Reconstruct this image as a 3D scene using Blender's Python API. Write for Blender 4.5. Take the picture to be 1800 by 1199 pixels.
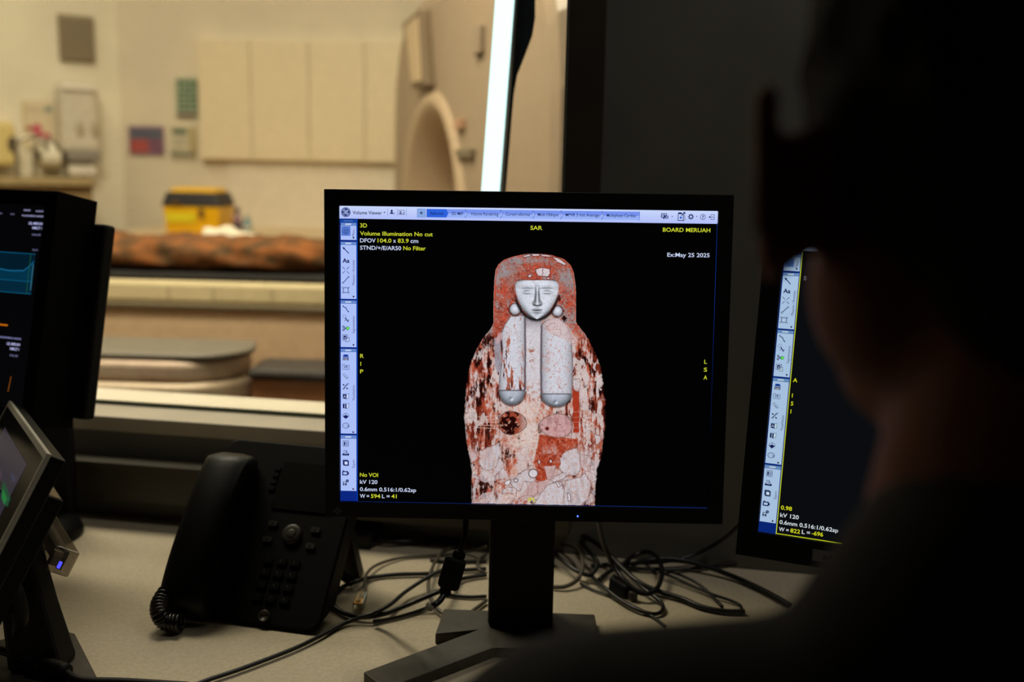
import bpy, math, random
import numpy as np
from mathutils import Vector, Matrix
for o in list(bpy.data.objects): bpy.data.objects.remove(o, do_unlink=True)
SC = bpy.context.scene; COL = SC.collection
rnd = random.Random(4)
R = math.radians
# ---------------------------------------------------------------- camera
F = 1750.; PITCH = R(10.); ROLL = R(1.2); EYE = Vector((0, 0, 1.27)); DESK = .76
f0 = Vector((0, math.cos(PITCH), -math.sin(PITCH))); _r = Vector((1,0,0)); _u = Vector((0, math.sin(PITCH), math.cos(PITCH)))
CX = _r*math.cos(ROLL)+_u*math.sin(ROLL); CU = _u*math.cos(ROLL)-_r*math.sin(ROLL)
cam = bpy.data.cameras.new('camera'); co = bpy.data.objects.new('camera', cam); COL.objects.link(co); SC.camera = co
cam.lens = 35; cam.sensor_width = 36; cam.clip_start = .02; cam.clip_end = 60
m = Matrix((CX, CU, -f0)).transposed().to_4x4(); m.translation = EYE; co.matrix_world = m
cam.dof.use_dof = True; cam.dof.focus_distance = 1.0; cam.dof.aperture_fstop = 2.9; cam.dof.aperture_blades = 9
# ---------------------------------------------------------------- world, lights, exposure
w = bpy.data.worlds.new('world'); SC.world = w; w.use_nodes = True
w.node_tree.nodes['Background'].inputs[0].default_value = (.02,.02,.022,1); w.node_tree.nodes['Background'].inputs[1].default_value = .05
SC.view_settings.view_transform = 'Standard'; SC.view_settings.look = 'None'; SC.view_settings.exposure = 0; SC.view_settings.gamma = 1
SC.view_settings.use_curve_mapping = False
SC.cycles.use_denoising = True; SC.cycles.max_bounces = 10; SC.cycles.transparent_max_bounces = 12
SC.cycles.sample_clamp_indirect = 4
WARM = (1.0, .75, .62)
def area(name, loc, sx, sy, power, color=WARM, rot=(0,0,0)):
    l = bpy.data.lights.new(name, 'AREA'); l.shape = 'RECTANGLE'; l.size = sx; l.size_y = sy; l.energy = power; l.color = color
    o = bpy.data.objects.new(name, l); COL.objects.link(o); o.location = loc; o.rotation_euler = rot; return o
# the ceiling panels of the bright scan room; they also reach the desk through the window
PANELS = [(-.95, 1.92, 88), (-1.9, 3.3, 9), (.15, 3.1, 12), (1.7, 2.4, 8)]
for i, (x, y, p) in enumerate(PANELS): area('panel_light', (x, y, 2.655), 1.1, .5, p)
# added fill with no real lamp, lifts the wall right of the window
area('wall_fill_light', (.72, .80, 2.38), .3, .3, 4.0, (1,.95,.85))

# ---------------------------------------------------------------- helpers
def ray(x, y): return (f0+CX*((x-900)/F)+CU*((599.5-y)/F)).normalized()
def onz(x, y, z): d = ray(x, y); return EYE+d*((z-EYE.z)/d.z)
def ony(x, y, Y): d = ray(x, y); return EYE+d*(Y/d.y)
class Fr:                                    # an oriented plane: h to the right, u up, n toward its viewer
    def __init__(s, o, yaw, tilt, roll=0):
        yaw, tilt, roll = R(yaw), R(tilt), R(roll); s.o = Vector(o)
        h = Vector((math.cos(yaw), -math.sin(yaw), 0)); n = Vector((-math.sin(yaw), -math.cos(yaw), 0)); z = Vector((0,0,1))
        u = z*math.cos(tilt)-n*math.sin(tilt); s.n = n*math.cos(tilt)+z*math.sin(tilt)
        s.h = h*math.cos(roll)+u*math.sin(roll); s.u = u*math.cos(roll)-h*math.sin(roll)
    def P(s, a, b, c=0): return s.o+s.h*a+s.u*b+s.n*c
    def loc(s, x, y, c=0):
        d = ray(x, y); t = (s.o+s.n*c-EYE).dot(s.n)/d.dot(s.n); q = EYE+d*t-s.o; return q.dot(s.h), q.dot(s.u)
    def M(s):
        m = Matrix((s.h, s.u, s.n)).transposed().to_4x4(); m.translation = s.o; return m
def lin(c): return tuple((v/12.92 if v <= .04045 else ((v+.055)/1.055)**2.4) for v in (x/255. for x in c))
_M = {}
def mat(name, rgb, rough=.5, metal=0., spec=.5, noise=0., scale=30., bump=0., emit=None, es=1., trans=0., coat=0., rgb2=None, stretch=None, lo=.4, hi=.6, sss=0.):
    if name in _M: return _M[name]
    m = bpy.data.materials.new(name); m.use_nodes = True; nt = m.node_tree; b = nt.nodes['Principled BSDF']; L = nt.links.new
    b.inputs['Base Color'].default_value = (*lin(rgb), 1); b.inputs['Roughness'].default_value = rough; b.inputs['Metallic'].default_value = metal
    b.inputs['Specular IOR Level'].default_value = spec; b.inputs['Transmission Weight'].default_value = trans; b.inputs['Coat Weight'].default_value = coat
    if sss: b.inputs['Subsurface Weight'].default_value = sss; b.inputs['Subsurface Radius'].default_value = (.02,.006,.003)
    if emit: b.inputs['Emission Color'].default_value = (*lin(emit), 1); b.inputs['Emission Strength'].default_value = es
    if noise or bump or rgb2:
        tc = nt.nodes.new('ShaderNodeTexCoord'); mp = nt.nodes.new('ShaderNodeMapping'); n = nt.nodes.new('ShaderNodeTexNoise')
        L(tc.outputs['Object'], mp.inputs[0]); L(mp.outputs[0], n.inputs['Vector']); n.inputs['Scale'].default_value = scale; n.inputs['Detail'].default_value = 5
        if stretch: mp.inputs['Scale'].default_value = stretch
        if noise or rgb2:
            r = nt.nodes.new('ShaderNodeValToRGB'); c2 = rgb2 or tuple(x*(1-noise) for x in rgb)
            r.color_ramp.elements[0].position = lo; r.color_ramp.elements[1].position = hi
            r.color_ramp.elements[0].color = (*lin(c2), 1); r.color_ramp.elements[1].color = (*lin(rgb), 1)
            L(n.outputs['Fac'], r.inputs[0]); L(r.outputs[0], b.inputs['Base Color'])
        if bump:
            bp = nt.nodes.new('ShaderNodeBump'); bp.inputs['Strength'].default_value = bump; bp.inputs['Distance'].default_value = .002
            L(n.outputs['Fac'], bp.inputs['Height']); L(bp.outputs[0], b.inputs['Normal'])
    _M[name] = m; return m
def em(rgb, k=1.0):                          # a lit picture element of a screen
    key = 'lit_%d_%d_%d_%d' % (*rgb, int(k*100))
    if key in _M: return _M[key]
    m = bpy.data.materials.new(key); m.use_nodes = True; b = m.node_tree.nodes['Principled BSDF']
    b.inputs['Base Color'].default_value = (.002,.002,.002,1); b.inputs['Roughness'].default_value = .4; b.inputs['Specular IOR Level'].default_value = .1
    b.inputs['Emission Color'].default_value = (*lin(rgb), 1); b.inputs['Emission Strength'].default_value = k
    _M[key] = m; return m
def glassmat(name, rgb=(235,245,240), rough=0., k=.06):
    if name in _M: return _M[name]
    m = bpy.data.materials.new(name); m.use_nodes = True; nt = m.node_tree; nt.nodes.clear(); L = nt.links.new
    o = nt.nodes.new('ShaderNodeOutputMaterial'); t = nt.nodes.new('ShaderNodeBsdfTransparent'); g = nt.nodes.new('ShaderNodeBsdfGlossy'); x = nt.nodes.new('ShaderNodeMixShader')
    f = nt.nodes.new('ShaderNodeLayerWeight'); f.inputs[0].default_value = .15; mu = nt.nodes.new('ShaderNodeMath'); mu.operation = 'MULTIPLY_ADD'; mu.inputs[1].default_value = .4; mu.inputs[2].default_value = k
    t.inputs[0].default_value = (*lin(rgb), 1); g.inputs['Roughness'].default_value = rough
    L(f.outputs['Fresnel'], mu.inputs[0]); L(mu.outputs[0], x.inputs[0]); L(t.outputs[0], x.inputs[1]); L(g.outputs[0], x.inputs[2]); L(x.outputs[0], o.inputs[0])
    _M[name] = m; return m

class MB:
    """collects shapes (world coordinates unless a matrix is given) into ONE mesh object"""
    def __init__(s): s.v = []; s.f = []; s.mi = []; s.sm = []; s.mats = []
    def _m(s, m):
        if m is None: return 0
        if m not in s.mats: s.mats.append(m)
        return s.mats.index(m)
    def add(s, vs, fs, m=None, smooth=False):
        k = len(s.v); s.v += [Vector(v) for v in vs]; i = s._m(m)
        for f in fs: s.f.append(tuple(k+x for x in f)); s.mi.append(i); s.sm.append(smooth)
        return s
    def box(s, lo, hi, M=None, m=None, bev=0):
        x0,y0,z0 = lo; x1,y1,z1 = hi
        if bev:
            b = bev; P = []
            for z, e in ((z0, b), (z0+b, 0), (z1-b, 0), (z1, b)):
                P.append([(x0+e+b*(1-0),y0+e,z), (x1-e-b,y0+e,z), (x1-e,y0+e+b,z), (x1-e,y1-e-b,z), (x1-e-b,y1-e,z), (x0+e+b,y1-e,z), (x0+e,y1-e-b,z), (x0+e,y0+e+b,z)])
            return s.loft(P, M, m)
        vs = [(x,y,z) for z in (z0,z1) for x,y in ((x0,y0),(x1,y0),(x1,y1),(x0,y1))]
        if M: vs = [M @ Vector(v) for v in vs]
        return s.add(vs, [(3,2,1,0),(4,5,6,7),(0,1,5,4),(1,2,6,5),(2,3,7,6),(3,0,4,7)], m)
    def loft(s, rings, M=None, m=None, cap=True, smooth=False, close=True):
        n = len(rings[0]); vs = [Vector(p) for r in rings for p in r]
        if M: vs = [M @ v for v in vs]
        fs = []
        for i in range(len(rings)-1):
            for j in range(n if close else n-1):
                k = (j+1) % n; fs.append((i*n+j, i*n+k, (i+1)*n+k, (i+1)*n+j))
        if cap: fs += [tuple(range(n-1,-1,-1)), tuple((len(rings)-1)*n+j for j in range(n))]
        return s.add(vs, fs, m, smooth)
    def prism(s, poly, a, b, M=None, m=None):        # polygon in xy extruded z a..b
        return s.loft([[(x,y,a) for x,y in poly], [(x,y,b) for x,y in poly]], M, m)
    def tube(s, path, r, n=8, m=None, smooth=True, cap=True):
        path = [Vector(p) for p in path]; rings = []; up = Vector((0,0,1)); rr = r if hasattr(r,'__len__') else [r]*len(path)
        t = (path[1]-path[0]).normalized(); side = t.cross(up)
        if side.length < .1: side = t.cross(Vector((1,0,0)))
        side.normalize()
        for i, p in enumerate(path):
            t = (path[min(i+1,len(path)-1)]-path[max(i-1,0)]).normalized(); side = (side-t*side.dot(t)).normalized(); b = t.cross(side)
            rings.append([p+side*math.cos(2*math.pi*k/n)*rr[i]+b*math.sin(2*math.pi*k/n)*rr[i] for k in range(n)])
        return s.loft(rings, None, m, cap, smooth)
    def lathe(s, prof, M=None, n=24, m=None, smooth=True):   # prof of (radius, z)
        return s.loft([[(max(r,1e-5)*math.cos(2*math.pi*k/n), max(r,1e-5)*math.sin(2*math.pi*k/n), z) for k in range(n)] for r, z in prof], M, m, True, smooth)
    def ell(s, c, r, M=None, n=20, k=12, m=None):
        pr = [(math.sin(math.pi*i/k), -math.cos(math.pi*i/k)) for i in range(k+1)]
        rings = [[(c[0]+r[0]*max(a,1e-4)*math.cos(2*math.pi*j/n), c[1]+r[1]*max(a,1e-4)*math.sin(2*math.pi*j/n), c[2]+r[2]*z) for j in range(n)] for a, z in pr]
        return s.loft(rings, M, m, True, True)
    def cap(s, p0, r0, p1, r1, n=16):                # tapered capsule
        p0 = Vector(p0); p1 = Vector(p1); d = p1-p0; L = d.length; q = d.to_track_quat('Z','Y').to_matrix().to_4x4(); q.translation = p0
        pr = [(r0*math.sin(t), -r0*math.cos(t)) for t in [i*math.pi/10 for i in range(6)]]+[(r1*math.cos(t), L+r1*math.sin(t)) for t in [i*math.pi/10 for i in range(6)]]
        return s.lathe(pr, q, n)
    def build(s, name, m=None, parent=None, origin=None, label=None, bevel=0, seg=2, subsurf=0, fix=True):
        o0 = Vector(origin) if origin is not None else (Vector(parent['_org']) if parent is not None else Vector((0,0,0)))
        me = bpy.data.meshes.new(name); me.from_pydata([tuple(v-o0) for v in s.v], [], s.f)
        mats = s.mats if s.mats and s.mats != [None] else [m]
        if m is not None and s.mats and m not in s.mats: mats = s.mats
        for q in mats: me.materials.append(q)
        me.polygons.foreach_set('material_index', s.mi); me.polygons.foreach_set('use_smooth', s.sm)
        if fix:
            import bmesh
            bm = bmesh.new(); bm.from_mesh(me); bmesh.ops.recalc_face_normals(bm, faces=bm.faces); bm.to_mesh(me); bm.free()
        me.update(); o = bpy.data.objects.new(name, me); COL.objects.link(o)
        if parent is not None: o.parent = parent; o['_org'] = tuple(o0)
        else: o.location = o0; o['_org'] = tuple(o0)
        if label: o['label'] = label
        if bevel: b = o.modifiers.new('bevel','BEVEL'); b.width = bevel; b.segments = seg; b.limit_method = 'ANGLE'; b.angle_limit = R(40)
        if subsurf: b = o.modifiers.new('sub','SUBSURF'); b.levels = b.render_levels = subsurf
        return o
def tag(o, label=None, cat=None, group=None, kind=None):
    for k, v in (('label',label),('category',cat),('group',group),('kind',kind)):
        if v: o[k] = v
    return o
def thing(name, label, cat, loc, group=None):
    o = bpy.data.objects.new(name, None); COL.objects.link(o); o.location = loc; o['_org'] = tuple(loc); o.empty_display_size = .05
    return tag(o, label, cat, group)
def struct(o): o['kind'] = 'structure'; return o
def smooth_path(pts, n=8):
    P = [Vector(p) for p in pts]; P = [P[0]*2-P[1]]+P+[P[-1]*2-P[-2]]; out = []
    for i in range(1, len(P)-2):
        for k in range(n):
            t = k/n; a,b,c,d = P[i-1:i+3]
            out.append(.5*((2*b)+(c-a)*t+(2*a-5*b+4*c-d)*t*t+(3*b-3*c+d-a)*t**3))
    out.append(P[-2]); return out
_T = {}
def text_mesh(s, bold=0.0):
    if (s, bold) in _T: return _T[(s, bold)]
    c = bpy.data.curves.new('t', 'FONT'); c.body = s; c.size = 1; c.offset = bold; c.resolution_u = 3; c.fill_mode = 'FRONT'
    o = bpy.data.objects.new('t', c); COL.objects.link(o); bpy.context.view_layer.update()
    me = bpy.data.meshes.new_from_object(o.evaluated_get(bpy.context.evaluated_depsgraph_get()))
    v = [tuple(x.co) for x in me.vertices]; f = [tuple(p.vertices) for p in me.polygons]
    bpy.data.objects.remove(o); bpy.data.curves.remove(c); bpy.data.meshes.remove(me); _T[(s, bold)] = (v, f); return v, f
CAPH = max(v[1] for v in text_mesh('H')[0])
def put_text(mb, fr, s, a, b, caph, width=None, c=.0008, m=None, bold=0.0, rot=False, italic=0):
    """writes s on plane fr from (a, b), capital height caph, squeezed to width"""
    v, f = text_mesh(s, bold); k = caph/CAPH
    x0 = min(p[0] for p in v); x1 = max(p[0] for p in v); kx = width/(x1-x0) if width else k
    if rot: vs = [fr.P(a-p[1]*k, b+(p[0]-x0)*kx, c) for p in v]
    else: vs = [fr.P(a+(p[0]-x0)*kx, b+p[1]*k, c) for p in v]
    mb.add(vs, f, m)
# ---- the picture of the carved board on the screen, painted on a fine grid (units: picture points) ----
_L = [(445.5,934),(446.2,924),(448,914),(451,900),(456,886),(464,876),(473,871),(490,869),(510,868),(530,867.4),(566,867),(576,862),(590,850),(610,838),(630,829),(646,824),(671,819.8),(712,816.7),(733,815.6),(758,817.7),(785,820.8),(806,826),(827,829),(850,828),(892,829)]
_R = [(445.5,940),(446.2,958),(448,970),(455,992),(466,1004),(478,1009),(500,1012),(520,1013),(562,1012.6),(568,1015),(578,1024),(596,1036),(618,1047),(642,1056),(671,1061),(702,1064.3),(729,1065),(754,1063.7),(783,1059.5),(804,1057.5),(823,1050),(850,1048),(892,1046)]
def _hash(ix, iy, s):
    h = (ix.astype(np.int64)*374761393 + iy.astype(np.int64)*668265263 + s*974711) & 0xffffffff
    h = ((h ^ (h >> 13))*1274126177) & 0xffffffff
    return ((h ^ (h >> 16)) & 0xffff)/65535.
def vnoise(x, y, s=0):
    ix = np.floor(x); iy = np.floor(y); fx = x-ix; fy = y-iy
    fx = fx*fx*(3-2*fx); fy = fy*fy*(3-2*fy)
    a = _hash(ix,iy,s); b = _hash(ix+1,iy,s); c = _hash(ix,iy+1,s); d = _hash(ix+1,iy+1,s)
    return (a*(1-fx)+b*fx)*(1-fy)+(c*(1-fx)+d*fx)*fy
def fbm(x, y, s=0, n=4):
    r = 0; a = .5; t = 0
    for k in range(n):
        r = r+a*vnoise(x*2**k+k*17.3, y*2**k+k*9.1, s+k); t += a; a *= .6
    return r/t
def voro(x, y, s=0):
    ix = np.floor(x); iy = np.floor(y); d1 = np.full(x.shape, 9.); d2 = np.full(x.shape, 9.); cid = np.zeros(x.shape)
    for i in (-1,0,1):
        for j in (-1,0,1):
            cx = ix+i+_hash(ix+i,iy+j,s); cy = iy+j+_hash(ix+i,iy+j,s+7)
            d = np.hypot(x-cx, y-cy); near = d < d1
            d2 = np.where(near, d1, np.minimum(d2, d)); cid = np.where(near, _hash(ix+i,iy+j,s+3), cid); d1 = np.where(near, d, d1)
    return d1, d2-d1, cid
def sst(a, b, x):
    t = np.clip((x-a)/(b-a), 0, 1); return t*t*(3-2*t)
def poly_in(X, Y, P, soft=1.0):
    ins = np.zeros(X.shape, bool); dist = np.full(X.shape, 1e9)
    for (x0,y0),(x1,y1) in zip(P, P[1:]+P[:1]):
        c = ((y0 > Y) != (y1 > Y)) & (X < (x1-x0)*(Y-y0)/((y1-y0) or 1e-9)+x0); ins ^= c
        t = np.clip(((X-x0)*(x1-x0)+(Y-y0)*(y1-y0))/((x1-x0)**2+(y1-y0)**2), 0, 1)
        dist = np.minimum(dist, np.hypot(X-x0-t*(x1-x0), Y-y0-t*(y1-y0)))
    sd = np.where(ins, dist, -dist)
    return sst(-soft/2, soft/2, sd), sd
def coffin_rgb(X, Y):
    mix = lambda c, col, m: c*(1-m[...,None])+np.array(col, float)*m[...,None]
    lx = np.interp(Y, *zip(*_L)); rx = np.interp(Y, *zip(*_R))
    lx = lx+1.0*(vnoise(X*0, Y*.25, 5)-.5)*(Y > 570); rx = rx+1.5*(vnoise(X*0, Y*.3, 6)-.5)*(Y > 570)
    mask = (X > lx) & (X < rx) & (Y > 445.8)
    ed = np.minimum(X-lx, rx-X)
    wx = X+6*(fbm(X*.09, Y*.05, 21)-.5); wy = Y+8*(fbm(X*.07, Y*.07, 22)-.5)
    f1 = fbm(X*.055, Y*.045, 1, 5); f2 = fbm(X*.25, Y*.22, 2, 4); st = fbm(X*.22, Y*.035, 3, 5); sp = vnoise(X*.9, Y*.9, 4)
    grain = fbm(X*.7, Y*.7, 8, 2)
    # body: chalky white ground, salmon scars, vertical dark red streaks toward the flanks
    side = np.clip(np.abs(X-940)/120, 0, 1)
    c = np.ones(X.shape+(3,))*np.array([198,181,180.])
    c = mix(c, (196,150,134), sst(.42,.62, f2*.5+f1*.5+.06*(grain-.5))*.9)
    c = mix(c, (172,72,48), sst(.47,.66, st*.42+f1*.30+f2*.22+.13*side+.05*(grain-.5))*.95)
    c = mix(c, (104,34,20), sst(.50,.68, st*.45+fbm(X*.09,Y*.045,11)*.45+f2*.06+.13*side-.03-.12*np.exp(-((X-925)/30)**2)))
    c = mix(c, (34,10,8), sst(.575,.70, st*.4+fbm(X*.10,Y*.06,12)*.5+f2*.06+.09*side+.03*(X < 880)))
    c = mix(c, (204,190,188), sst(.56,.63, fbm(X*.11,Y*.045,14)+.03*(side > .4)-.02+.1*(f2-.5))*sst(585,625,Y+30*(f2-.5))*.9); c = mix(c, (216,170,150), sst(.5,.62,fbm(X*.5,Y*.5,71,3))*sst(690,720,Y)*np.exp(-((X-915)/34)**2)*.7); c = mix(c, (150,96,80), sst(.6,.7,fbm(X*.6,Y*.6,72,2))*sst(700,740,Y)*.5)
    # centre column, paler and peachy
    cen = np.exp(-((X-925)/22)**2)*sst(690,715,Y)*sst(815,770,Y)
    c = mix(c, (214,196,188), cen*.75*(1-sst(.55,.7,f2)))
    # bottom centre, bare red ground
    m,_ = poly_in(wx, wy, [(950,762),(992,766),(1016,772),(1010,785),(990,800),(982,820),(982,832),(968,842),(962,852),(950,868),(930,880),(924,892),(905,892),(915,872),(930,850),(946,826),(938,812),(942,790)], 3)
    c = mix(c, (168,62,36), m*.92); c = mix(c, (128,40,26), m*sst(.5,.62,f2)*.8); c = mix(c, (186,120,104), m*sst(.55,.66,fbm(X*.2,Y*.2,31))*.7)
    m,_ = poly_in(wx, wy, [(1006,680),(1019,680),(1018,720),(1019,756),(1008,758),(1007,720)], 2)
    c = mix(c, (160,48,26), m*.95)
    # flaked plates
    d1,e,cid = voro(wx*.045, wy*.045, 2)
    pl = sst(.42,.5,cid)*sst(775,800,Y)*(.35+.65*(f1 > .42))
    c = mix(c, (196,186,190), pl*.75); c = mix(c, (105,60,54), sst(.05,.01,e)*sst(.5,.6,cid)*sst(775,800,Y)*.7)
    for P in ([(987,800),(1000,788),(1012,784),(1018,800),(1022,822),(1012,834),(994,836),(984,822)], [(970,842),(988,828),(996,832),(990,842),(974,848)], [(992,845),(1015,838),(1030,832),(1040,850),(1030,884),(1018,892),(996,892),(990,868)],
              [(964,852),(985,846),(991,862),(989,892),(935,892),(945,876)], [(1008,664),(1020,662),(1022,680),(1016,685),(1008,683)], [(893,858),(899,856),(900,866),(882,868),(884,860)], [(843,790),(862,782),(878,775),(882,795),(876,812),(862,826),(848,822),(842,808)],
              [(908,838),(918,826),(944,824),(942,840),(936,848),(922,846),(914,862),(898,856),(898,842)], [(818,700),(824,705),(823,722),(818,724)], [(1045,760),(1056,765),(1053,782),(1046,778)], [(834,832),(842,838),(838,860),(836,876),(830,876)]):
        m,sd = poly_in(wx-1.5*(f2-.5)*4, wy, P, 1.4)
        c = mix(c, (196,190,196), m*.82); c = mix(c, (190,150,138), m*sst(.5,.7,f2)*.55); c = mix(c, (98,56,48), np.exp(-(sd/.8)**2)*.5)
    # fists
    for cx,cy,rx_,ry_,fl,a in ((902,741,24,20.5,(150,66,46),1),(977,746,29,20.5,(196,152,152),.85)):
        xx = (X-cx)/rx_; yy = (Y-cy)/ry_*(1+.25*np.sign(cx-940)*-xx*.8)
        r = np.hypot(xx, yy); m = sst(1.03,.97,r)
        if cx < 940: m = m*sst(876.5,878.5,X)
        c = mix(c, fl, m*a)
        if cx < 940:
            c = mix(c, (34,8,6), m*sst(.5,.56,fbm(X*.13,Y*.11,41)+.12*np.exp(-((X-897)/9)**2)-.2*sst(910,916,X)))
            c = mix(c, (188,170,168), m*sst(908,922,X)*.7); c = mix(c, (206,150,130), m*sst(.60,.66,fbm(X*.2,Y*.2,44))*.8)
        else:
            c = mix(c, (120,70,70), m*sst(.05,.0,np.abs(fbm(X*.09,Y*.1,43)-.5))*.6)
            c = mix(c, (96,30,26), sst(4,2.6,np.hypot(X-962,Y-751)))
        c = mix(c, (110,84,80), np.exp(-((r-1)/.035)**2)*(.8)*(sst(877,879,X) if cx < 940 else 1))
    for k,yv in enumerate((729,735,739.5,745.5,750.5)):
        m = sst(1.1,.4,np.abs(Y-yv-(X-860)*.05*(k-2)*.5))
        c = mix(c, (196,160,146), m*((X > 840+3*(k%2)) & (X < 878))*.8)
        c = mix(c, (170,120,110), m*((X > 1007) & (X < 1030-3*k))*.7)
    # wig: mottled grey and orange red
    wig = sst(598,575,Y+12*(f2-.5)+ .25*np.abs(X-940)*0)
    w = np.ones(X.shape+(3,))*np.array([150,138,138.])
    w = mix(w, (164,66,46), sst(.40,.56, f1*.5+f2*.4+grain*.1)*.9); w = mix(w, (198,66,38), sst(.5,.64, fbm(X*.12,Y*.1,73)*.6+grain*.4)*.75)
    w = mix(w, (112,34,24), sst(.54,.68, fbm(X*.16,Y*.16,16)*.6+grain*.4)*.85); w = mix(w, (176,158,156), sst(.56,.7, fbm(X*.5,Y*.5,17,3))*.5)
    for gx,gy,gw,gh in ((888,474,22,20),(993,482,14,14),(1000,500,9,14),(940,458,30,4)):
        w = mix(w, (148,142,145), np.exp(-((X-gx)/gw)**2-((Y-gy)/gh)**2)*(.55+.45*(f2 < .52)))
    w = mix(w, (196,56,30), np.exp(-((ed-2.2)/1.6)**2)*.5*(Y < 560)); w = mix(w, (190,180,178), np.exp(-((ed-.3)/.6)**2)*.6*sst(470,500,Y))
    inner = np.where(X < 940, X < 898+8*(f2-.5)-sst(545,590,Y)*10, X > 990+6*(f2-.5)+sst(555,585,Y)*4)
    wigm = np.where(Y < 552, 1., inner*1.)*wig
    c = c*(1-wigm[...,None])+w*wigm[...,None]
    c = mix(c, (28,8,6), sst(5.5,3.5,np.hypot((X-992)/1.1,Y-558+2*(f2-.5)*6))*.95); c = mix(c, (60,14,10), sst(4,2,np.hypot(X-983,(Y-523)/1.8)+3*(f2-.5))*.9)
    # top rim flakes, brow plates
    for P in ([(920,450),(930,447),(933,449.5),(922,452)], [(934,446.6),(948,446.6),(949,449.5),(938,450)], [(950,447),(966,448.5),(968,451.5),(952,450)], [(972,451.5),(982,454),(995,463),(993,466),(980,460)], [(942,473),(952,470),(966,472),(967,481),(964,485),(946,484),(942,478)],
              [(928,484),(932,482),(936,482),(933,486),(930,487)], [(962,487),(966,487),(966,490),(962,489)]):
        m,sd = poly_in(X+1.6*(f2-.5)*2, Y, P, 1.2); c = mix(c, (214,208,214), m*.9); c = mix(c, (70,26,22), np.exp(-((sd+.5)/.8)**2)*.6)
    c = mix(c, (110,60,56), sst(.8,.3,np.abs(X-954-.8*np.sin(Y)))*((Y > 470) & (Y < 484)))
    # lappets and chest strip
    def tube(c, P, x0, x1, y1, cap, strength, scale):
        m,sd = poly_in(X+1.5*(f2-.5)*(Y < 600), Y, P, 1.2)
        u = np.clip((X-(x0+x1)/2)/((x1-x0)/2), -1, 1); sh = (1-.30*np.abs(u)**3.2)
        col = np.ones(X.shape+(3,))*np.array([204,204,214.])*sh[...,None]
        col = mix(col, (190,150,144), sst(.55,.68, f2*.6+f1*.42)*.45)
        if strength: 
            col = mix(col, (164,84,62), sst(.60,.66, st*.5+fbm(X*.2,Y*.06,51)*.5+.10*sst(610,670,Y)-.03*(X < 890))*strength)
            col = mix(col, (74,30,22), sst(.66,.72, st*.45+fbm(X*.2,Y*.06,53)*.5+.10*sst(600,650,Y)-.02)*strength)
        else:
            col = mix(col, (176,110,96), sst(.66,.72, fbm(X*.35,Y*.2,52))*.6)
        col = mix(col, (96,40,34), sst(.93,.97, vnoise(X*.4,Y*.4,55))*.7)
        c = c*(1-m[...,None])+col*m[...,None]
        return mix(c, (96,84,92), np.exp(-((sd)/.9)**2)*.7)
    cs = ((X > 922) & (X < 953))*sst(553,560,Y)*sst(702,684,Y+20*(f2-.5))
    c = mix(c, (204,200,206), cs*.95); c = mix(c, (148,140,146), cs*np.exp(-((Y-560)/12)**2)*.8)
    c = mix(c, (150,82,62), cs*sst(.5,.6,f2+.0)*np.exp(-((X-935)/7)**2-((Y-622)/17)**2)*1.0)
    c = mix(c, (180,120,104), cs*sst(660,690,Y)*sst(.45,.6,f2)*.8)
    c = tube(c, [(898,554),(922,552),(924,600),(923,684),(876,684),(881,640),(884,612),(881,585),(888,568)], 878, 925, 684, 1, .9, 1)
    c = tube(c, [(953,568),(960,562),(980,556),(996,570),(1004,592),(1007,640),(1005,690),(951,690),(950,640),(951,600)], 951, 1006, 690, 1, 0, 1)
    m,sd = poly_in(X, Y, [(869,592),(879,588),(881,610),(880,650),(874,652),(870,640)], 1); c = mix(c, (150,146,158), m*.85)
    for x0,y0,y1 in ((923.3,552,684),(951.8,566,704)):
        d = np.abs(X-x0-.8*(vnoise(Y*.2,X*0,61)-.5)); m = np.exp(-(d/1.5)**2)*sst(y0-2,y0+6,Y)*sst(y1+3,y1-3,Y)
        c = mix(c, (84,72,82), m*.85)
    # cracked pink shoulder plates
    d1,e,cid = voro(wx*.085, wy*.085, 9)
    m,_ = poly_in(wx, wy, [(962,560),(980,556),(1000,572),(1012,590),(1008,606),(985,590),(966,584),(956,572)], 3)
    c = mix(c, (206,176,174), m*.65); c = mix(c, (120,54,46), m*sst(.07,.02,e)*sst(.35,.5,cid)*.7)
    m,_ = poly_in(wx, wy, [(874,585),(880,581),(884,592),(876,604),(871,598)], 2); c = mix(c, (196,160,164), m*.8)
    # rounded lappet ends
    for cx,cy,a,b in ((900,685,23,24.5),(978,691,26,21.5)):
        u = (X-cx)/a; v = (Y-cy)/b; r = np.hypot(u, v); m = sst(1.02,.97,r)*(v > -.08)
        bx = np.exp(-((X-cx+1)**2+(Y-cy-13.5)**2)/7.5)
        sh = .98-.50*np.clip(r,0,1)**3.2-.12*np.clip(v,0,1)
        hl = (np.gradient(bx, axis=0)*-1.0+np.gradient(bx, axis=1)*-.8) if X.ndim == 2 else 0
        c = c*(1-m[...,None])+(np.array([186,192,206.])*np.clip(sh+hl*1.6+bx*.16,0,1.25)[...,None])*m[...,None]
        c = mix(c, (62,56,62), np.exp(-((v+.06)/.045)**2)*(np.abs(u) < 1)*.7)
        c = mix(c, (48,22,20), np.exp(-((r-1.05)/.05)**2)*(v > 0)*.7)
    # ear rings
    for cx,cy,r0 in ((905.7,541.5,9.6),(980,545,8.8)):
        c = mix(c, (46,20,18), np.exp(-((np.hypot(X-cx,Y-cy-1)-r0-.6)/1.6)**2)*.7)
        r = np.hypot(X-cx, Y-cy)/r0; m = sst(1.04,.94,r); nz = np.sqrt(np.clip(1-r**2,0,1))
        sh = .50+.55*nz-.12*(X-cx)/r0*0-.10*(Y-cy)/r0
        c = c*(1-m[...,None])+np.array([204,207,218.])*sh[...,None]*m[...,None]
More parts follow.
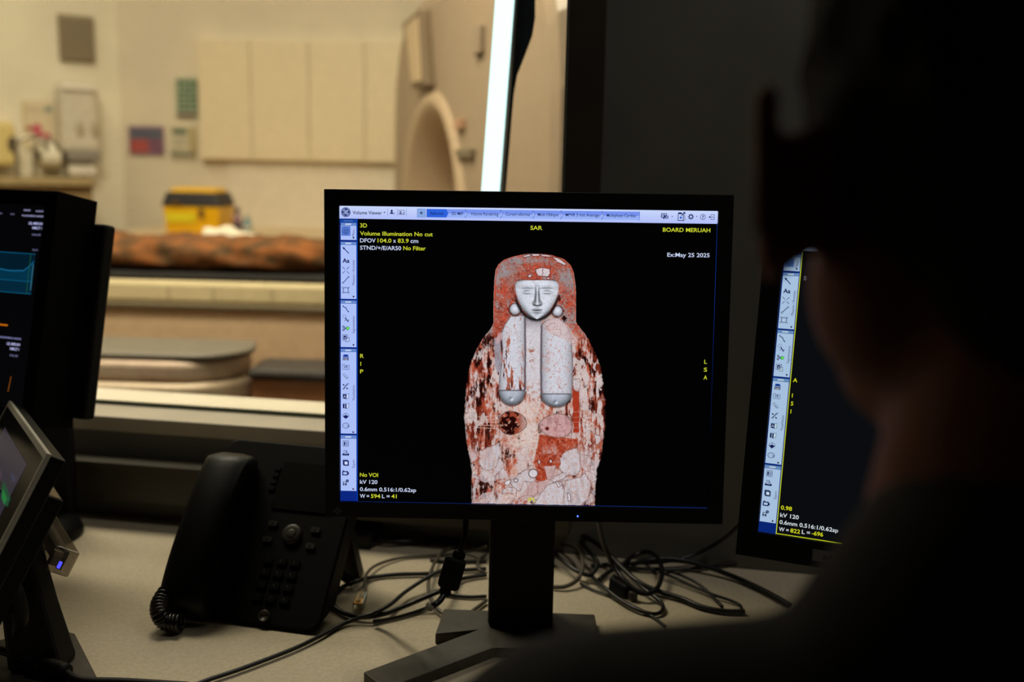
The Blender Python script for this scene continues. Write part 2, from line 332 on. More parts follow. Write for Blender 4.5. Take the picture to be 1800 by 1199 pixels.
    c = mix(c, (196,140,132), sst(3,1,np.hypot(X-974,Y-541))*.5); c = mix(c, (170,140,140), sst(1.2,.3,np.abs(Y-530.5))*(np.abs(X-906) < 4)*.8)
    # face
    cx = 943.3; top = 491.5
    u = (X-cx)/38.2; v = (Y-508)/50.
    vv = np.where(v > 0, v, v*2.3); hw = np.interp(Y,[490,494,499,506,514,522,530,538,545,550,554,557,559],[29,36,38.3,38.4,37,34.4,31,26.6,22,17.5,13.2,9.2,3]); r = (np.abs(X-cx-.6)/hw)**2; r = np.where(Y > 559, 3, r)
    fm = sst(1.04,.94,r)*sst(top-1.2,top+.6,Y+.02*np.abs(X-cx)*0)
    rr = np.hypot((X-cx)/37.5, np.maximum(Y-503,0)/54.5); sdw = np.exp(-((rr-1.04)/.06)**2)*sst(512,530,Y); c = mix(c, (16,12,13), sdw*.92)
    h = 19*np.sqrt(np.clip(1.06-np.clip(r,0,1.05)**1.3*.72-np.where(v > 0,np.abs(v)**2.6,0)*.34,.0,2))
    g = lambda gx,gy,sx,sy: np.exp(-((X-gx)/sx)**2-((Y-gy)/sy)**2)
    nw = np.interp(Y,[503,512,524,530,535],[3.2,3.0,3.9,5.2,5.0])
    ridge = np.exp(-(np.abs(X-944.6)/nw)**2.6)*np.interp(Y,[495,506,520,531,534.5,536.8],[0,3.4,6.2,8.6,7.6,0])
    h = h+ridge+g(938.5,531.5,2.6,2.6)*2.4+g(951,531.5,2.6,2.6)*2.4
    for ex in (926.5,961.8): h = h-g(ex,511,12.5,6.0)*5.6+g(ex,511.8,8.2,3.9)*6.6+g(ex,503.2,13,1.8)*1.9-g(ex,515.6,9,.9)*.9
    h = h+g(944,541,8,1.5)*1.8+g(944,546.3,7.5,1.9)*3.2-g(944,543.1,8.5,.8)*2.2-g(944,549.8,7,1.4)*1.6+g(944,555,7,4)*1.0-g(944,537.5,2,2)*.6
    gy_, gx_ = np.gradient(h, Y[:,0], X[0]) if X.ndim == 2 else (0,0)
    nz = 1/np.sqrt(1+(gx_**2+gy_**2)*1.15); sh = nz**.9*(1.03-.09*gy_*nz*.8-.05*gx_*nz)
    sh = np.clip(sh, .07, 1.06)
    face = np.array([209,214,226.])*sh[...,None]*(1-.05*(f2-.5))[...,None]
    face = mix(face, (196,170,166), sst(.62,.7,f2)*.3)
    face = mix(face, (60,52,58), sst(1.0,.2,np.abs(Y-543.1-.03*np.abs(X-944)))*(np.abs(X-944) < 9.3)*.45)
    for ex in (926.5,961.8):
        face = mix(face, (92,90,100), np.exp(-((Y-505.8-.010*(X-ex)**2*.5)/1.1)**2)*np.exp(-((X-ex)/11.)**4)*.40); face = mix(face, (80,76,86), np.exp(-((Y-515.2+.012*(X-ex)**2)/.8)**2)*np.exp(-((X-ex)/8.5)**4)*.45)
    for nx_ in (939.0,950.6): face = mix(face, (60,56,64), np.exp(-((X-nx_)/2.0)**2-((Y-534.2)/1.3)**2)*.7)
    c = c*(1-fm[...,None])+face*fm[...,None]
    c = mix(c, (70,20,16), np.exp(-((Y-top+.6)/.9)**2)*(np.abs(X-cx) < 33)*.55)
    # small rings, pegs
    for cx,cy,r0 in ((937.6,831,7.6),(907,843.5,3.2)):
        r = np.hypot((X-cx)*.95,Y-cy); c = mix(c, (212,206,212), sst(r0,r0-1,r)*.9); c = mix(c, (74,52,54), np.exp(-((r-r0)/.8)**2)*.8)
    for P in ([(888,846),(896,842),(898,845),(894,852),(888,851)], [(977,846),(980,845),(985,853),(982,856)], [(998,866),(1002,868),(1003,880),(999,880)], [(966,808),(969,806),(971,811),(967,812)], [(946,808),(949,807),(950,812),(947,814)]):
        m,sd = poly_in(X, Y, P, 1); c = mix(c, (214,208,214), m*.9); c = mix(c, (80,48,46), np.exp(-((sd+.3)/.7)**2)*.6)
    c = c*(.90+.2*grain)[...,None]*(1-.35*np.exp(-(ed/2.0)**2)*sst(590,615,Y))[...,None]
    return np.clip(c, 0, 245), mask
# ---------------------------------------------------------------- materials of the place
BLK = mat('black_plastic', (13,13,13), .55, bump=.05, scale=900, spec=.25)
BLK2 = mat('matte_black_plastic', (8,8,8), .6, spec=.2)
DARKM = mat('dark_grey_metal', (70,64,56), .5, metal=.2, noise=.12, scale=60)
DESKM = mat('beige_laminate', (206,192,166), .42, noise=.05, scale=220, spec=.35)
WALLD = mat('control_room_paint', (112,110,102), .8, noise=.05, scale=9, bump=.1)
FRAMED = mat('dark_window_frame', (66,60,48), .5, noise=.08, scale=14)
SILL = mat('cream_sill_paint', (204,194,176), .45, noise=.03, scale=18)
CREAM = mat('cream_wall_paint', (226,212,186), .85, noise=.03, scale=5)
# ---------------------------------------------------------------- the setting
A0 = onz(118, 897, DESK); B0 = onz(1417, 1008, DESK); A0.z = B0.z = 0
WD = (B0-A0).normalized(); WN = Vector((-WD.y, WD.x, 0))          # along the window wall, and away from the viewer
WM = Matrix((WD, WN, Vector((0,0,1)))).transposed().to_4x4(); WM.translation = A0
def wl(s, t, z): return WM @ Vector((s, t, z))
S0, S1, Z0, Z1, TH = -1.25, .718, .906, 2.12, .15
mb = MB(); mb.box((-2.4,0,0), (2.6,TH,Z0-.022), WM); mb.box((-2.4,0,Z1), (2.6,TH,2.7), WM)
mb.box((-2.4,0,Z0-.022), (S0,TH,Z1), WM); mb.box((S1,0,Z0-.022), (2.6,TH,Z1), WM); struct(mb.build('wall_window', WALLD))
mb = MB()
mb.box((S0,.0,Z0-.022), (S1+.002,TH+.01,Z0), WM, SILL); struct(mb.build('trim_1', SILL, bevel=.0015))
mb = MB(); mb.box((S1,-.012,Z0-.05), (S1+.046,-.0005,Z1+.05), WM); mb.box((S0-.046,-.012,Z0-.05), (S0,-.0005,Z1+.05), WM); mb.box((S0-.046,-.012,Z1), (S1+.046,-.0005,Z1+.05), WM)
mb.box((S1-.004,.0,Z0), (S1+.0,TH,Z1), WM)
struct(mb.build('trim_2', FRAMED, bevel=.001))
win = thing('window_1', None, None, wl(0,.07,Z0)); del_ = [win.pop(k, None) for k in ('label','category')]; struct(win)
mb = MB(); mb.box((S0,.068,Z0+.0005), (S1-.004,.076,Z1), WM); mb.build('glass_pane', glassmat('window_glass'), win)
mb = MB(); mb.box((S0,.064,Z0), (S1-.004,.068,Z0+.006), WM); mb.build('glass_seal', mat('green_glass_seal', (52,66,48), .4), win)
# control room shell
mb = MB(); mb.box((-2.6,-2.0,-.05), (2.6,1.9,0), None); struct(mb.build('floor', mat('grey_vinyl_floor', (70,70,72), .5, noise=.15, scale=40)))
mb = MB(); mb.box((-2.6,-2.0,2.7), (2.6,1.9,2.75)); struct(mb.build('ceiling', mat('ceiling_paint', (90,90,88), .9, noise=.04)))
mb = MB(); mb.box((-2.6,-2.05,0), (2.6,-2.0,2.7)); struct(mb.build('wall_back', WALLD))
mb = MB(); mb.box((-2.35,-2.0,0), (-2.3,1.68,2.7)); struct(mb.build('wall_left', WALLD))
mb = MB(); mb.box((2.3,-2.0,0), (2.35,.9,2.7)); struct(mb.build('wall_right', WALLD))
# cable trunking low on the window wall
mb = MB(); mb.box((-1.6,-.032,.795), (.74,-.0005,.845), WM); mb.box((-1.6,-.036,.843), (.74,-.0005,.849), WM)
struct(mb.build('trim_3', mat('grey_trunking', (62,57,46), .5, noise=.05)))
# the bright scan room beyond the glass
BW = Fr((0, 4.25, 0), 4, 0)                                        # its far wall
def bw(x, y, c=0): a, b = BW.loc(x, y, c); return a, b
ca = bw(207, 100)[0]
LWo = BW.P(ca, 0); LW = Fr(LWo, -34, 0)                            # the angled wall at the left, receding to the corner
lwl = lambda x, y, c=0: LW.loc(x, y, c)
mb = MB(); mb.box((ca-.02,0,-.08), (3.2,2.75,0), BW.M()); struct(mb.build('wall_far', CREAM))
mb = MB(); mb.box((-2.2,0,-.08), (.0,2.75,0), LW.M()); struct(mb.build('wall_far_left', mat('pale_wall_paint', (236,226,200), .85, noise=.03, scale=5)))
mb = MB(); mb.box((2.9,1.2,0), (2.96,4.6,2.75)); struct(mb.build('wall_far_right', CREAM))
mb = MB(); mb.box((-3.9,1.2,0), (-3.84,4.6,2.75)); struct(mb.build('wall_far_side', CREAM))
mb = MB(); mb.box((-3.9,1.92,-.05), (3,4.7,0)); struct(mb.build('floor', mat('beige_floor', (176,150,116), .5, noise=.08)))
mb = MB(); mb.box((-3.9,1.15,2.72), (3,4.7,2.78)); struct(mb.build('ceiling', mat('white_ceiling', (238,232,220), .9, noise=.03)))
for i, (x, y, p) in enumerate(PANELS):
    t = thing('ceiling_light', 'flat rectangular ceiling light panel in the scan room', 'ceiling light', (x,y,2.70), 'ceiling lights of the scan room')
    mb = MB()
    mb.box((x-.6,y-.3,2.675), (x+.6,y-.27,2.72)); mb.box((x-.6,y+.27,2.675), (x+.6,y+.3,2.72)); mb.box((x-.6,y-.27,2.675), (x-.57,y+.27,2.72)); mb.box((x+.57,y-.27,2.675), (x+.6,y+.27,2.72)); mb.build('frame', SILL, t)
    MB().box((x-.57,y-.27,2.69), (x+.57,y+.27,2.70)).build('diffuser', mat('lamp_diffuser', (250,245,235), .5, emit=(255,240,210), es=1.5), t)

# ---------------------------------------------------------------- desk
mb = MB(); dpoly = [(-1.45,.56), (1.55,.56)]
e1 = wl(1.3,0,0); e0 = wl(-.95,0,0)
mb = MB(); mb.prism([(-1.5,.57), (1.62,.57), (e1.x+.0,e1.y-.001), (e0.x,e0.y-.001)], DESK-.028, DESK)
desk = thing('desk', 'long beige laminate desk running under the dark window wall', 'desk', (0,.9,0))
mb.build('worktop', DESKM, desk, bevel=.002)
for x, y in ((-1.3,.66), (1.45,.66), (-1.3,1.35), (1.3,.98)): MB().box((x-.03,y-.03,0), (x+.03,y+.03,DESK-.028)).build('leg', DARKM, desk)

# ---------------------------------------------------------------- what stands in the scan room
def on_frame(fr, box, c0, c1, name, m, parent=None, bevel=.004, **k):
    x0,y0,x1,y1 = box; a0,b1 = fr.loc(x0,y0,c1); a1,b0 = fr.loc(x1,y1,c1)
    return MB().box((a0,b0,c0), (a1,b1,c1), fr.M()).build(name, m, parent, bevel=bevel, **k)
WHITE = mat('white_enamel', (238,230,212), .5, noise=.02)
# wall cupboards: four doors with seams
CD = .05; a0, bt = bw(345, 66, CD); a1, bb = bw(712, 288, CD)
cab = thing('wall_cupboard', 'row of white wall cupboards with four plain doors on the far wall', 'cupboard', BW.P(a0, bb))
MB().box((a0,bb,0), (a1,bt,CD-.012), BW.M()).build('body', WHITE, cab)
xs = [a0, bw(441,180,CD)[0], bw(543,180,CD)[0], bw(641,180,CD)[0], a1]
for i in range(4): MB().box((xs[i]+.0015,bb+.003,CD-.0115), (xs[i+1]-.0015,bt-.003,CD), BW.M()).build('door', mat('cupboard_door', (232,214,178), .5, noise=.02), cab, bevel=.003)
# splashback panel under the cupboards
a2 = bw(402, 300, .0)[0]; zc = bw(450, 412, .45)[1]
MB().box((a2,zc,0), (a1+.1,bb,.012), BW.M()).build('wall_panel', mat('splashback', (232,218,194), .6, noise=.03))
tag(bpy.data.objects['wall_panel'], 'plain greyish splashback panel below the white wall cupboards', 'splashback'); 
# counter
ctr = thing('counter', 'long pale counter along the far wall carrying the yellow bin', 'counter', BW.P(-1,0))
MB().box((ca+.18,zc-.04,.004), (a1-.12,zc,.60), BW.M()).build('worktop', mat('pale_counter_top', (214,190,150), .4, noise=.04), ctr, bevel=.005)
MB().box((ca+.18,.0,.004), (a1-.12,zc-.04,.56), BW.M()).build('base_cabinet', mat('counter_front', (205,180,140), .5, noise=.03), ctr)
# yellow sharps bin
BF = Fr(BW.P(0,0,.30), 4, 0)
def bf(x, y, c=0): return BF.loc(x, y, c)
a, b0 = bf(284, 430, .2); a_, b1 = bf(383, 332, .2); YEL = mat('yellow_plastic', (244,186,10), .4, noise=.05)
b0 = zc
binn = thing('sharps_bin', 'yellow sharps bin with a dark band under its lid', 'waste bin', BF.P((a+a_)/2, b0, .1))
H = b1-b0; Wb = a_-a
def trap(z0, z1, w0, w1, d0, d1, cx, zc_=.1):
    return [[(cx-w0/2,z0,zc_-d0/2),(cx+w0/2,z0,zc_-d0/2),(cx+w0/2,z0,zc_+d0/2),(cx-w0/2,z0,zc_+d0/2)], [(cx-w1/2,z1,zc_-d1/2),(cx+w1/2,z1,zc_-d1/2),(cx+w1/2,z1,zc_+d1/2),(cx-w1/2,z1,zc_+d1/2)]]
cxb = (a+a_)/2
MB().loft(trap(b0, b0+H*.60, Wb*.90, Wb*.97, .16, .18, cxb), BF.M()).build('body', YEL, binn, bevel=.008)
MB().loft(trap(b0+H*.60, b0+H*.90, Wb*1.0, Wb*.86, .19, .16, cxb), BF.M()).build('lid_band', mat('dark_lid_plastic', (34,29,30), .5), binn, bevel=.006, label='dark grey band of the lid')
MB().loft(trap(b0+H*.90, b0+H*1.0, Wb*.84, Wb*.70, .15, .12, cxb), BF.M()).build('lid_top', YEL, binn, bevel=.008)
MB().box((cxb+Wb*.14,b0+H*.34,.186), (cxb+Wb*.23,b0+H*.55,.193), BF.M()).build('side_mark', mat('brown_marks', (96,70,30), .5), binn)
mb = MB(); mb.box((cxb-Wb*.32,b0+H*.62,.193), (cxb-Wb*.16,b0+H*.72,.199), BF.M()); mb.build('latch', mat('brown_marks', (96,70,30), .5), binn)
MB().box((cxb-Wb*.42,b0+H*.25,.188), (cxb+Wb*.08,b0+H*.46,.192), BF.M()).build('sticker', mat('lime_sticker', (222,206,30), .5), binn)
# bottles beside the bin
for (x0,x1,y0,cl,cd,nm) in ((411,428,364,(150,110,116),(66,56,66),'small pinkish bottle with dark cap on the far counter'), (430,445,374,(118,160,160),(196,190,178),'small teal bottle beside the pinkish bottle')):
    a, b1 = bf(x0, y0, .1); a_, _b = bf(x1, y0, .1); r = (a_-a)/2; c = BF.P((a+a_)/2, zc, .12)
    t = thing('bottle', nm, 'bottle', c, None); h = b1-zc; Mx = Matrix.Translation(c)
    MB().lathe([(r*.94,0),(r,.01),(r,h*.42),(r*.95,h*.6),(r*.45,h*.72),(r*.4,h*.78)], Mx).build('body', mat('bottle_%d' % x0, cl, .35, noise=.1), t)
    MB().lathe([(r*1.01,h*.18),(r*1.01,h*.40)], Mx).build('sticker', mat('bottle_label_%d' % x0, cd, .5), t)
    MB().lathe([(r*.55,h*.78),(r*.55,h*.97),(r*.4,h)], Mx).build('cap', mat('bottle_cap_%d' % x0, cd, .4), t)
# posters
def poster(fr, box, bg, blocks, label, cat='poster', c=.012, name='poster'):
    x0,y0,x1,y1 = box; t = thing(name, label, cat, fr.P(*fr.loc(x0, y1, c)))
    on_frame(fr, box, .0, c, 'sheet', mat('paper_%d_%d_%d' % bg, bg, .7, noise=.04), t, bevel=0)
    for i, (bx, col) in enumerate(blocks): on_frame(fr, bx, c, c+.002, 'printed_block', mat('print_%d_%d_%d' % col, col, .7, noise=.06), t, bevel=0)
    return t
GRN = [((312+j*9.2, 141+i*9.4, 319+j*9.2, 147.5+i*9.4), (92,124,90) if (i+j) % 3 else (74,106,78)) for i in range(6) for j in range(4)]
poster(BW, (308,136,347,208), (168,176,150), GRN+[((310,199,345,205), (110,70,58))], 'green gridded notice hanging highest beside the wall cupboards')
poster(BW, (298,221,346,279), (208,196,166), [((303,226,328,236),(96,116,92)), ((332,224,344,272),(190,170,120)), ((300,266,344,275),(120,122,98)), ((306,242,326,246),(176,170,150)), ((306,252,326,256),(176,170,150))], 'white notice with green print below the green gridded one')
poster(BW, (225,221,288,272), (140,108,128), [((229,226,284,244),(96,98,112)), ((229,245,262,268),(178,82,76)), ((263,245,284,268),(128,84,108))], 'landscape blue and red poster left of the white notice')
# angled wall: vent, dispensers, pink poster
t = thing('wall_vent', 'square grey brown louvred vent high on the angled left wall', 'vent', LW.P(*lwl(135, 110)))
on_frame(LW, (101,23,169,111), 0, .02, 'frame', mat('vent_frame', (150,134,106), .5), t)
x0,y1_ = lwl(104,27,.02); x1,y0_ = lwl(166,107,.02)
mb = MB()
for i in range(10): z = y0_+(y1_-y0_)*(i+.2)/10; mb.box((x0,z,.02), (x1,z+(y1_-y0_)*.06,.03), LW.M())
mb.build('louvres', mat('vent_louvres', (150,134,108), .5), t)
t = thing('towel_dispenser', 'tall white towel dispenser with two oval windows below the vent', 'dispenser', LW.P(*lwl(140, 283)))
on_frame(LW, (102,141,180,272), 0, .12, 'body', mat('offwhite_plastic', (214,204,184), .4, noise=.03), t, bevel=.03)
on_frame(LW, (108,148,172,160), .12, .135, 'top_lip', WHITE, t, bevel=.005)
for x in (141, 167):
    a, b = lwl(x, 226, .125); MB().ell((a,b,.121), (.017,.036,.008), LW.M()).build('oval_window', mat('dispenser_window', (178,166,140), .4), t)
on_frame(LW, (118,264,178,284), .0, .13, 'bottom_tray', mat('grey_tray', (140,132,120), .5), t, bevel=.006)
t = thing('soap_box', 'small cream box under the towel dispenser', 'box', LW.P(*lwl(145, 306)))
on_frame(LW, (121,290,170,308), 0.002, .10, 'body', WHITE, t, bevel=.004); on_frame(LW, (121,286,170,290), 0, .105, 'lid', mat('cream_lid', (224,214,190), .5), t)
poster(LW, (42,176,99,262), (224,206,172), [((46,222,60,230),(168,84,76)), ((58,218,74,240),(206,96,110)), ((68,234,90,250),(200,70,96)), ((78,188,92,196),(120,150,150)), ((50,190,70,195),(196,186,166)), ((42,178,45,262),(210,186,110))], 'white poster with a pink splash near the left edge')
t = thing('glove_dispenser', 'pale yellow dispenser with a round dark opening at the left edge', 'dispenser', LW.P(*lwl(12, 290)))
on_frame(LW, (-30,212,30,292), 0, .10, 'body', mat('pale_yellow_plastic', (226,202,130), .5, noise=.05), t, bevel=.02)
a, b = lwl(23, 254, .11); MB().ell((a,b,.10), (.018,.032,.012), LW.M()).build('opening', mat('dark_opening', (70,56,36), .6), t)
t = thing('paper_roll', 'white paper roll holder below the pink splash poster', 'paper roll', LW.P(*lwl(88, 290)))
a, b = lwl(88, 272, .08); Mx = LW.M() @ Matrix.Translation((a,b,.08)) @ Matrix.Rotation(R(90),4,'Y')
MB().lathe([(.048,-.035),(.05,-.03),(.05,.03),(.048,.035)], Mx).build('roll', mat('paper_white', (238,230,208), .8), t)
MB().lathe([(.012,-.05),(.012,.05)], Mx).build('spindle', DARKM, t); MB().box((a-.05,b-.01,0), (a+.05,b+.01,.06), LW.M()).build('bracket', WHITE, t)
# stainless trough and hose arcs below, on the low left counter
t = thing('sink_unit', 'olive brown sink unit under the dispensers at the left', 'sink', LW.P(*lwl(90, 335)))
a0_, b1_ = lwl(-40, 312, .4); a1_, _ = lwl(166, 310, .4)
MB().box((a0_,.0,.0), (a1_,b1_-.03,.36), LW.M()).build('cabinet', mat('olive_cabinet', (150,126,84), .5, noise=.06), t, bevel=.004)
MB().box((a0_,b1_-.03,.0), (a1_,b1_,.40), LW.M()).build('worktop', mat('olive_worktop', (168,146,102), .4, noise=.06), t, bevel=.004)
for k, (x, r) in enumerate(((58, .055), (84, .045))):
    a, b = lwl(x, 296, .3); pts = [LW.P(a-r, b1_, .3)]+[LW.P(a+r*math.cos(q), b1_+.10+r*math.sin(q), .3) for q in [math.pi*(1-i/10) for i in range(11)]]
    MB().tube(smooth_path(pts, 3), .009).build('tap', mat('brushed_steel', (170,160,140), .3, metal=.8), t)

# ---- the scan table (long, across the view) and what lies on it
CT = Fr(ony(400, 500, 2.75), 2.5, 0); CT.o.z = 0
ct = lambda x, y, c=0: CT.loc(x, y, c)
zt = ct(350,492,.205)[1]; z2 = ct(350,534,.205)[1]; z3 = ct(350, 640, .22)[1]
TX = ct(690,500,.24)[0]
tb = thing('scan_table', 'long cream scanner table with tan side cover seen through the window', 'scanner table', CT.P(0,0))
MB().box((-1.5,z2,-.26), (TX,zt-.006,.205), CT.M()).build('cradle', mat('cream_cradle', (222,204,160), .45, noise=.03), tb, bevel=.01)
mb = MB(); mb.box((-1.5,z2-.012,-.27), (TX,z2,.215), CT.M()); mb.build('rail', mat('dark_rail', (120,108,84), .5), tb, bevel=.003)
for x in (286,366,470):
    s = ct(x,530,.24)[0]; MB().box((s,z2+.01,.2045), (s+.005,zt-.02,.2065), CT.M()).build('seam', mat('seam_grey', (178,162,128), .6), tb)
MB().loft([[(-1.45,z,-.23),(TX-.04,z,-.23),(TX-.04,z,d),(-1.45,z,d)] for z, d in ((z2-.012,.203),(z2-.06,.203),(z2-.14,.198),(.42,.15))], CT.M()).build('side_cover', mat('tan_cover', (232,200,162), .5, noise=.03), tb, bevel=.01)
MB().box((-.9,0,-.2), (TX-.3,.43,.12), CT.M()).build('pedestal', mat('tan_pedestal', (176,146,110), .5), tb, bevel=.02)
PADM = mat('dark_foam_pad', (32,29,26), .8, noise=.2)
o = MB().box((-1.35,zt-.005,-.195), (TX-.03,zt+.014,.185), CT.M()).build('foam_pad', PADM, origin=CT.P(-.2,zt,0), bevel=.008); tag(o, 'thin dark foam pad lying along the scanner table', 'foam pad')
# the old painted board lying on the pad
zb = zt+.0145; nx, ny = 120, 30; rings = []
def brd(i, j):
    s = i/nx; x = -1.3+(TX+1.24)*s; q = 2*math.pi*j/ny; wy = .17*(1-.5*max(0,(s-.82)/.18)**2)*(1-.25*max(0,(.12-s)/.12)); hz = ct(350,428,.2)[1]-zb
    nn = .5*math.sin(i*.37+j)*.012+.004*math.sin(i*.9+j*1.3)+rnd.uniform(-.0018,.0018)
    cy = math.copysign(abs(math.cos(q))**.5, math.cos(q)); cz = math.copysign(abs(math.sin(q))**.6, math.sin(q))
    return (x, max(zb, zb+hz*.5*(1+cz)+nn*(1 if cz > -.3 else 0)), cy*(wy+nn))
rings = [[brd(i,j) for j in range(ny)] for i in range(nx+1)]
WOODB = mat('painted_old_wood', (140,86,46), .9, spec=.15, rgb2=(84,64,42), scale=17, stretch=(1,1,1.6), lo=.38, hi=.62, bump=.6)
o = MB().loft(rings, CT.M(), WOODB, smooth=True).build('wooden_board', WOODB, origin=CT.P(-.2,zb,0)); tag(o, 'long rough orange brown painted wooden board lying on the scanner table', 'wooden board')
# white sheet bunched behind it
a0_, b0_ = ct(352, 432, -.24); a1_, b1_ = ct(560, 399, -.24)
rings = []
for i in range(25):
    s = i/24; x = a0_+(a1_-a0_)*s; hh = (b1_-zt)*(math.sin(math.pi*min(1,s*1.5+.15))*.35+.65+.05*math.sin(i*1.3))*(1-.22*s) if i not in (0,24) else .004
    rings.append([(x, zt+(hh)*max(0,math.sin(q))+.001, -.235+.035*math.cos(q)+.004*math.sin(i*2+q*3)) for q in [math.pi*2*k/16 for k in range(16)]])
o = MB().loft(rings, CT.M(), None, smooth=True).build('folded_sheet', mat('white_sheet', (232,220,194), .8, noise=.03), origin=CT.P(a0_,zt,-.235)); tag(o, 'crumpled white sheet bunched behind the painted board', 'sheet')

# ---- patient trolley in front of it, low left
TR = Fr(ony(250, 650, 2.32), 2, 0); TR.o.z = 0
tr = lambda x, y, c=0: TR.loc(x, y, c)
zA = tr(250,621,.2)[1]; zB = tr(250,633,.2)[1]; zC = tr(250,672,.2)[1]; zD = tr(250,716,.2)[1]; xr = tr(418,640,.2)[0]
t = thing('patient_trolley', 'low trolley with pale layered mattress behind the window sill', 'trolley', TR.P(-.3,0))
def slab(z0, z1, x1, d, rad, name, m):
    pts = [(-1.3,-.0),(x1-.02,-.0)]+[(x1-rad+rad*math.sin(q), d-rad+rad*math.cos(q)) for q in [math.pi/2*(1-i/8) for i in range(9)]]+[(-1.3,d)]
    mb = MB(); mb.loft([[(x,z,y) for x,y in pts] for z in (z0, z1)], TR.M()); return mb.build(name, m, t, bevel=.012, seg=3)
slab(zB, zA, xr+.004, .2, .12, 'side_rail', mat('grey_rail_cover', (116,108,94), .5, noise=.04))
slab(zC+.004, zB-.002, xr-.01, .21, .14, 'mattress', mat('pale_pink_vinyl', (214,186,162), .5, noise=.04))
slab(zD, zC, xr+.006, .22, .16, 'lower_mattress', mat('pale_vinyl', (224,200,170), .5, noise=.04))
slab(.12, zD-.004, xr-.1, .12, .1, 'frame', mat('trolley_frame', (170,150,126), .5))
for x in (-1.1, xr-.25):
    for y in (.02, .13): MB().lathe([(.03,-.02),(.055,-.018),(.055,.018),(.03,.02)], TR.M() @ Matrix.Translation((x,.055,y))).build('wheel', BLK, t); 
for x in (-1.1, xr-.25): MB().box((x-.02,.05,.0), (x+.02,.13,.14), TR.M()).build('wheel_bracket', DARKM, t)
# brown crate with a dark lid
a0_, b1_ = tr(432, 650, .15); a1_, b0_ = tr(660, 674, .15)
t = thing('storage_crate', 'brown crate with a dark grey lid right of the pale trolley', 'crate', TR.P(a0_,0))
MB().box((a0_,b0_,.0), (a1_,b1_,.15), TR.M()).build('lid', mat('dark_grey_lid', (62,54,48), .6, noise=.15), t, bevel=.01)
MB().box((a0_+.01,.0,.01), (a1_-.01,b0_,.14), TR.M()).build('body', mat('brown_crate', (206,138,92), .6, noise=.1, scale=12), t, bevel=.006)

# ---- scanner gantry
GN = 17                                                           # it faces left and a little toward the window
far = ony(688, 300, 3.75); gx = Vector((math.sin(R(GN)), -math.cos(R(GN)), 0))   # along its face, toward the viewer
fa = Fr(Vector((far.x, far.y, 0)), 90-GN, 0)
q_near = fa.loc(985, 300)[0]
ga = lambda x, y, c=0: fa.loc(x, y, c)
gt = thing('scanner_gantry', 'large beige scanner gantry with a deep round bore right of the cupboards', 'scanner', fa.P(.9,0,-.3))
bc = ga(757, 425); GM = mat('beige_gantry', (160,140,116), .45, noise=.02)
BR = .30; Wg = q_near; Hg = 1.80; n = 48
def rim(a, t):                                                    # rounded outer outline of the housing
    th = a; x = math.cos(th); y = math.sin(th); cx, cy = bc[0]*.5+Wg*.25, Hg/2
    ex = max(abs(x)/(Wg/2*t), abs(y)/(Hg/2*t)); p = 6
    k = (abs(x/(Wg/2))**p+abs(y/(Hg/2))**p)**(-1/p); return (Wg/2+x*k*t, Hg/2+y*k*t)
def ring(fn, c): return [(*fn(2*math.pi*k/n), c) for k in range(n)]
circ = lambda r: (lambda a: (bc[0]+r*math.cos(a), bc[1]+r*math.sin(a)))
rings = [ring(lambda a: rim(a,1.0), -.55), ring(lambda a: rim(a,1.0), -.06), ring(lambda a: rim(a,.965), -.01), ring(lambda a: rim(a,.93), .0), ring(circ(BR+.15), .0)]
MB().loft(rings, fa.M(), GM, cap=False, smooth=False).build('front_cover', GM, gt)
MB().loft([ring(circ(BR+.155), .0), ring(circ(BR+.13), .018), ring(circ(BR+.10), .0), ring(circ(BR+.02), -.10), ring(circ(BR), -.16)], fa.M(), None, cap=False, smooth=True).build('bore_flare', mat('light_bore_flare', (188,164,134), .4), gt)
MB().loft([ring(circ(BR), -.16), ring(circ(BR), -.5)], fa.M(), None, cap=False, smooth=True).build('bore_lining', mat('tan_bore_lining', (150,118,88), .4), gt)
MB().loft([ring(lambda a: rim(a,1.0), -.55), ring(circ(BR-.001), -.55), ring(circ(BR-.001), -.5)], fa.M(), None, cap=False).build('rear_cover', GM, gt)
t_ = [ga(706,42,.03), ga(738,16,.03), ga(748,150,.03), ga(724,156,.03)]
scr = MB(); scr.prism([t_[0],t_[1],t_[2],t_[3]][::-1], .0, .03, fa.M()); scr.build('display_panel', mat('display_rim', (112,92,66), .5), gt, bevel=.004)
cx_ = sum(p[0] for p in t_)/4; cy_ = sum(p[1] for p in t_)/4
MB().prism([((p[0]-cx_)*.68+cx_, (p[1]-cy_)*.84+cy_) for p in t_][::-1], .03, .034, fa.M()).build('display_glass', mat('display_face', (196,172,136), .3), gt)
for bx, c in (((829,50,842,92),(150,132,110)), ((797,210,809,226),(176,136,106)), ((800,262,826,276),(120,108,88))):
    on_frame(fa, bx, .0, .015, 'control_button', mat('gantry_mark_%d' % bx[0], c, .5), gt, bevel=.002)
# dark wedge above the gantry, with a pole up to the ceiling
p0 = fa.loc(740, 4, -.64)
t = thing('dark_wedge', 'dark wedge just above the scanner gantry', 'ceiling bracket', fa.P(p0[0], 2.4, .05))
A_ = fa.loc(741, 1, -.64); B_ = fa.loc(815, 1, -.64); C_ = fa.loc(741, 31, -.64)
MB().prism([A_, C_, B_], -.70, -.64, fa.M()).build('bracket', mat('wedge_dark', (58,52,46), .6), t); MB().tube([fa.P(A_[0]+.05,A_[1]-.02,-.67), fa.P(A_[0]+.05,2.72,-.67)], .02).build('pole', mat('wedge_dark', (58,52,46)), t)

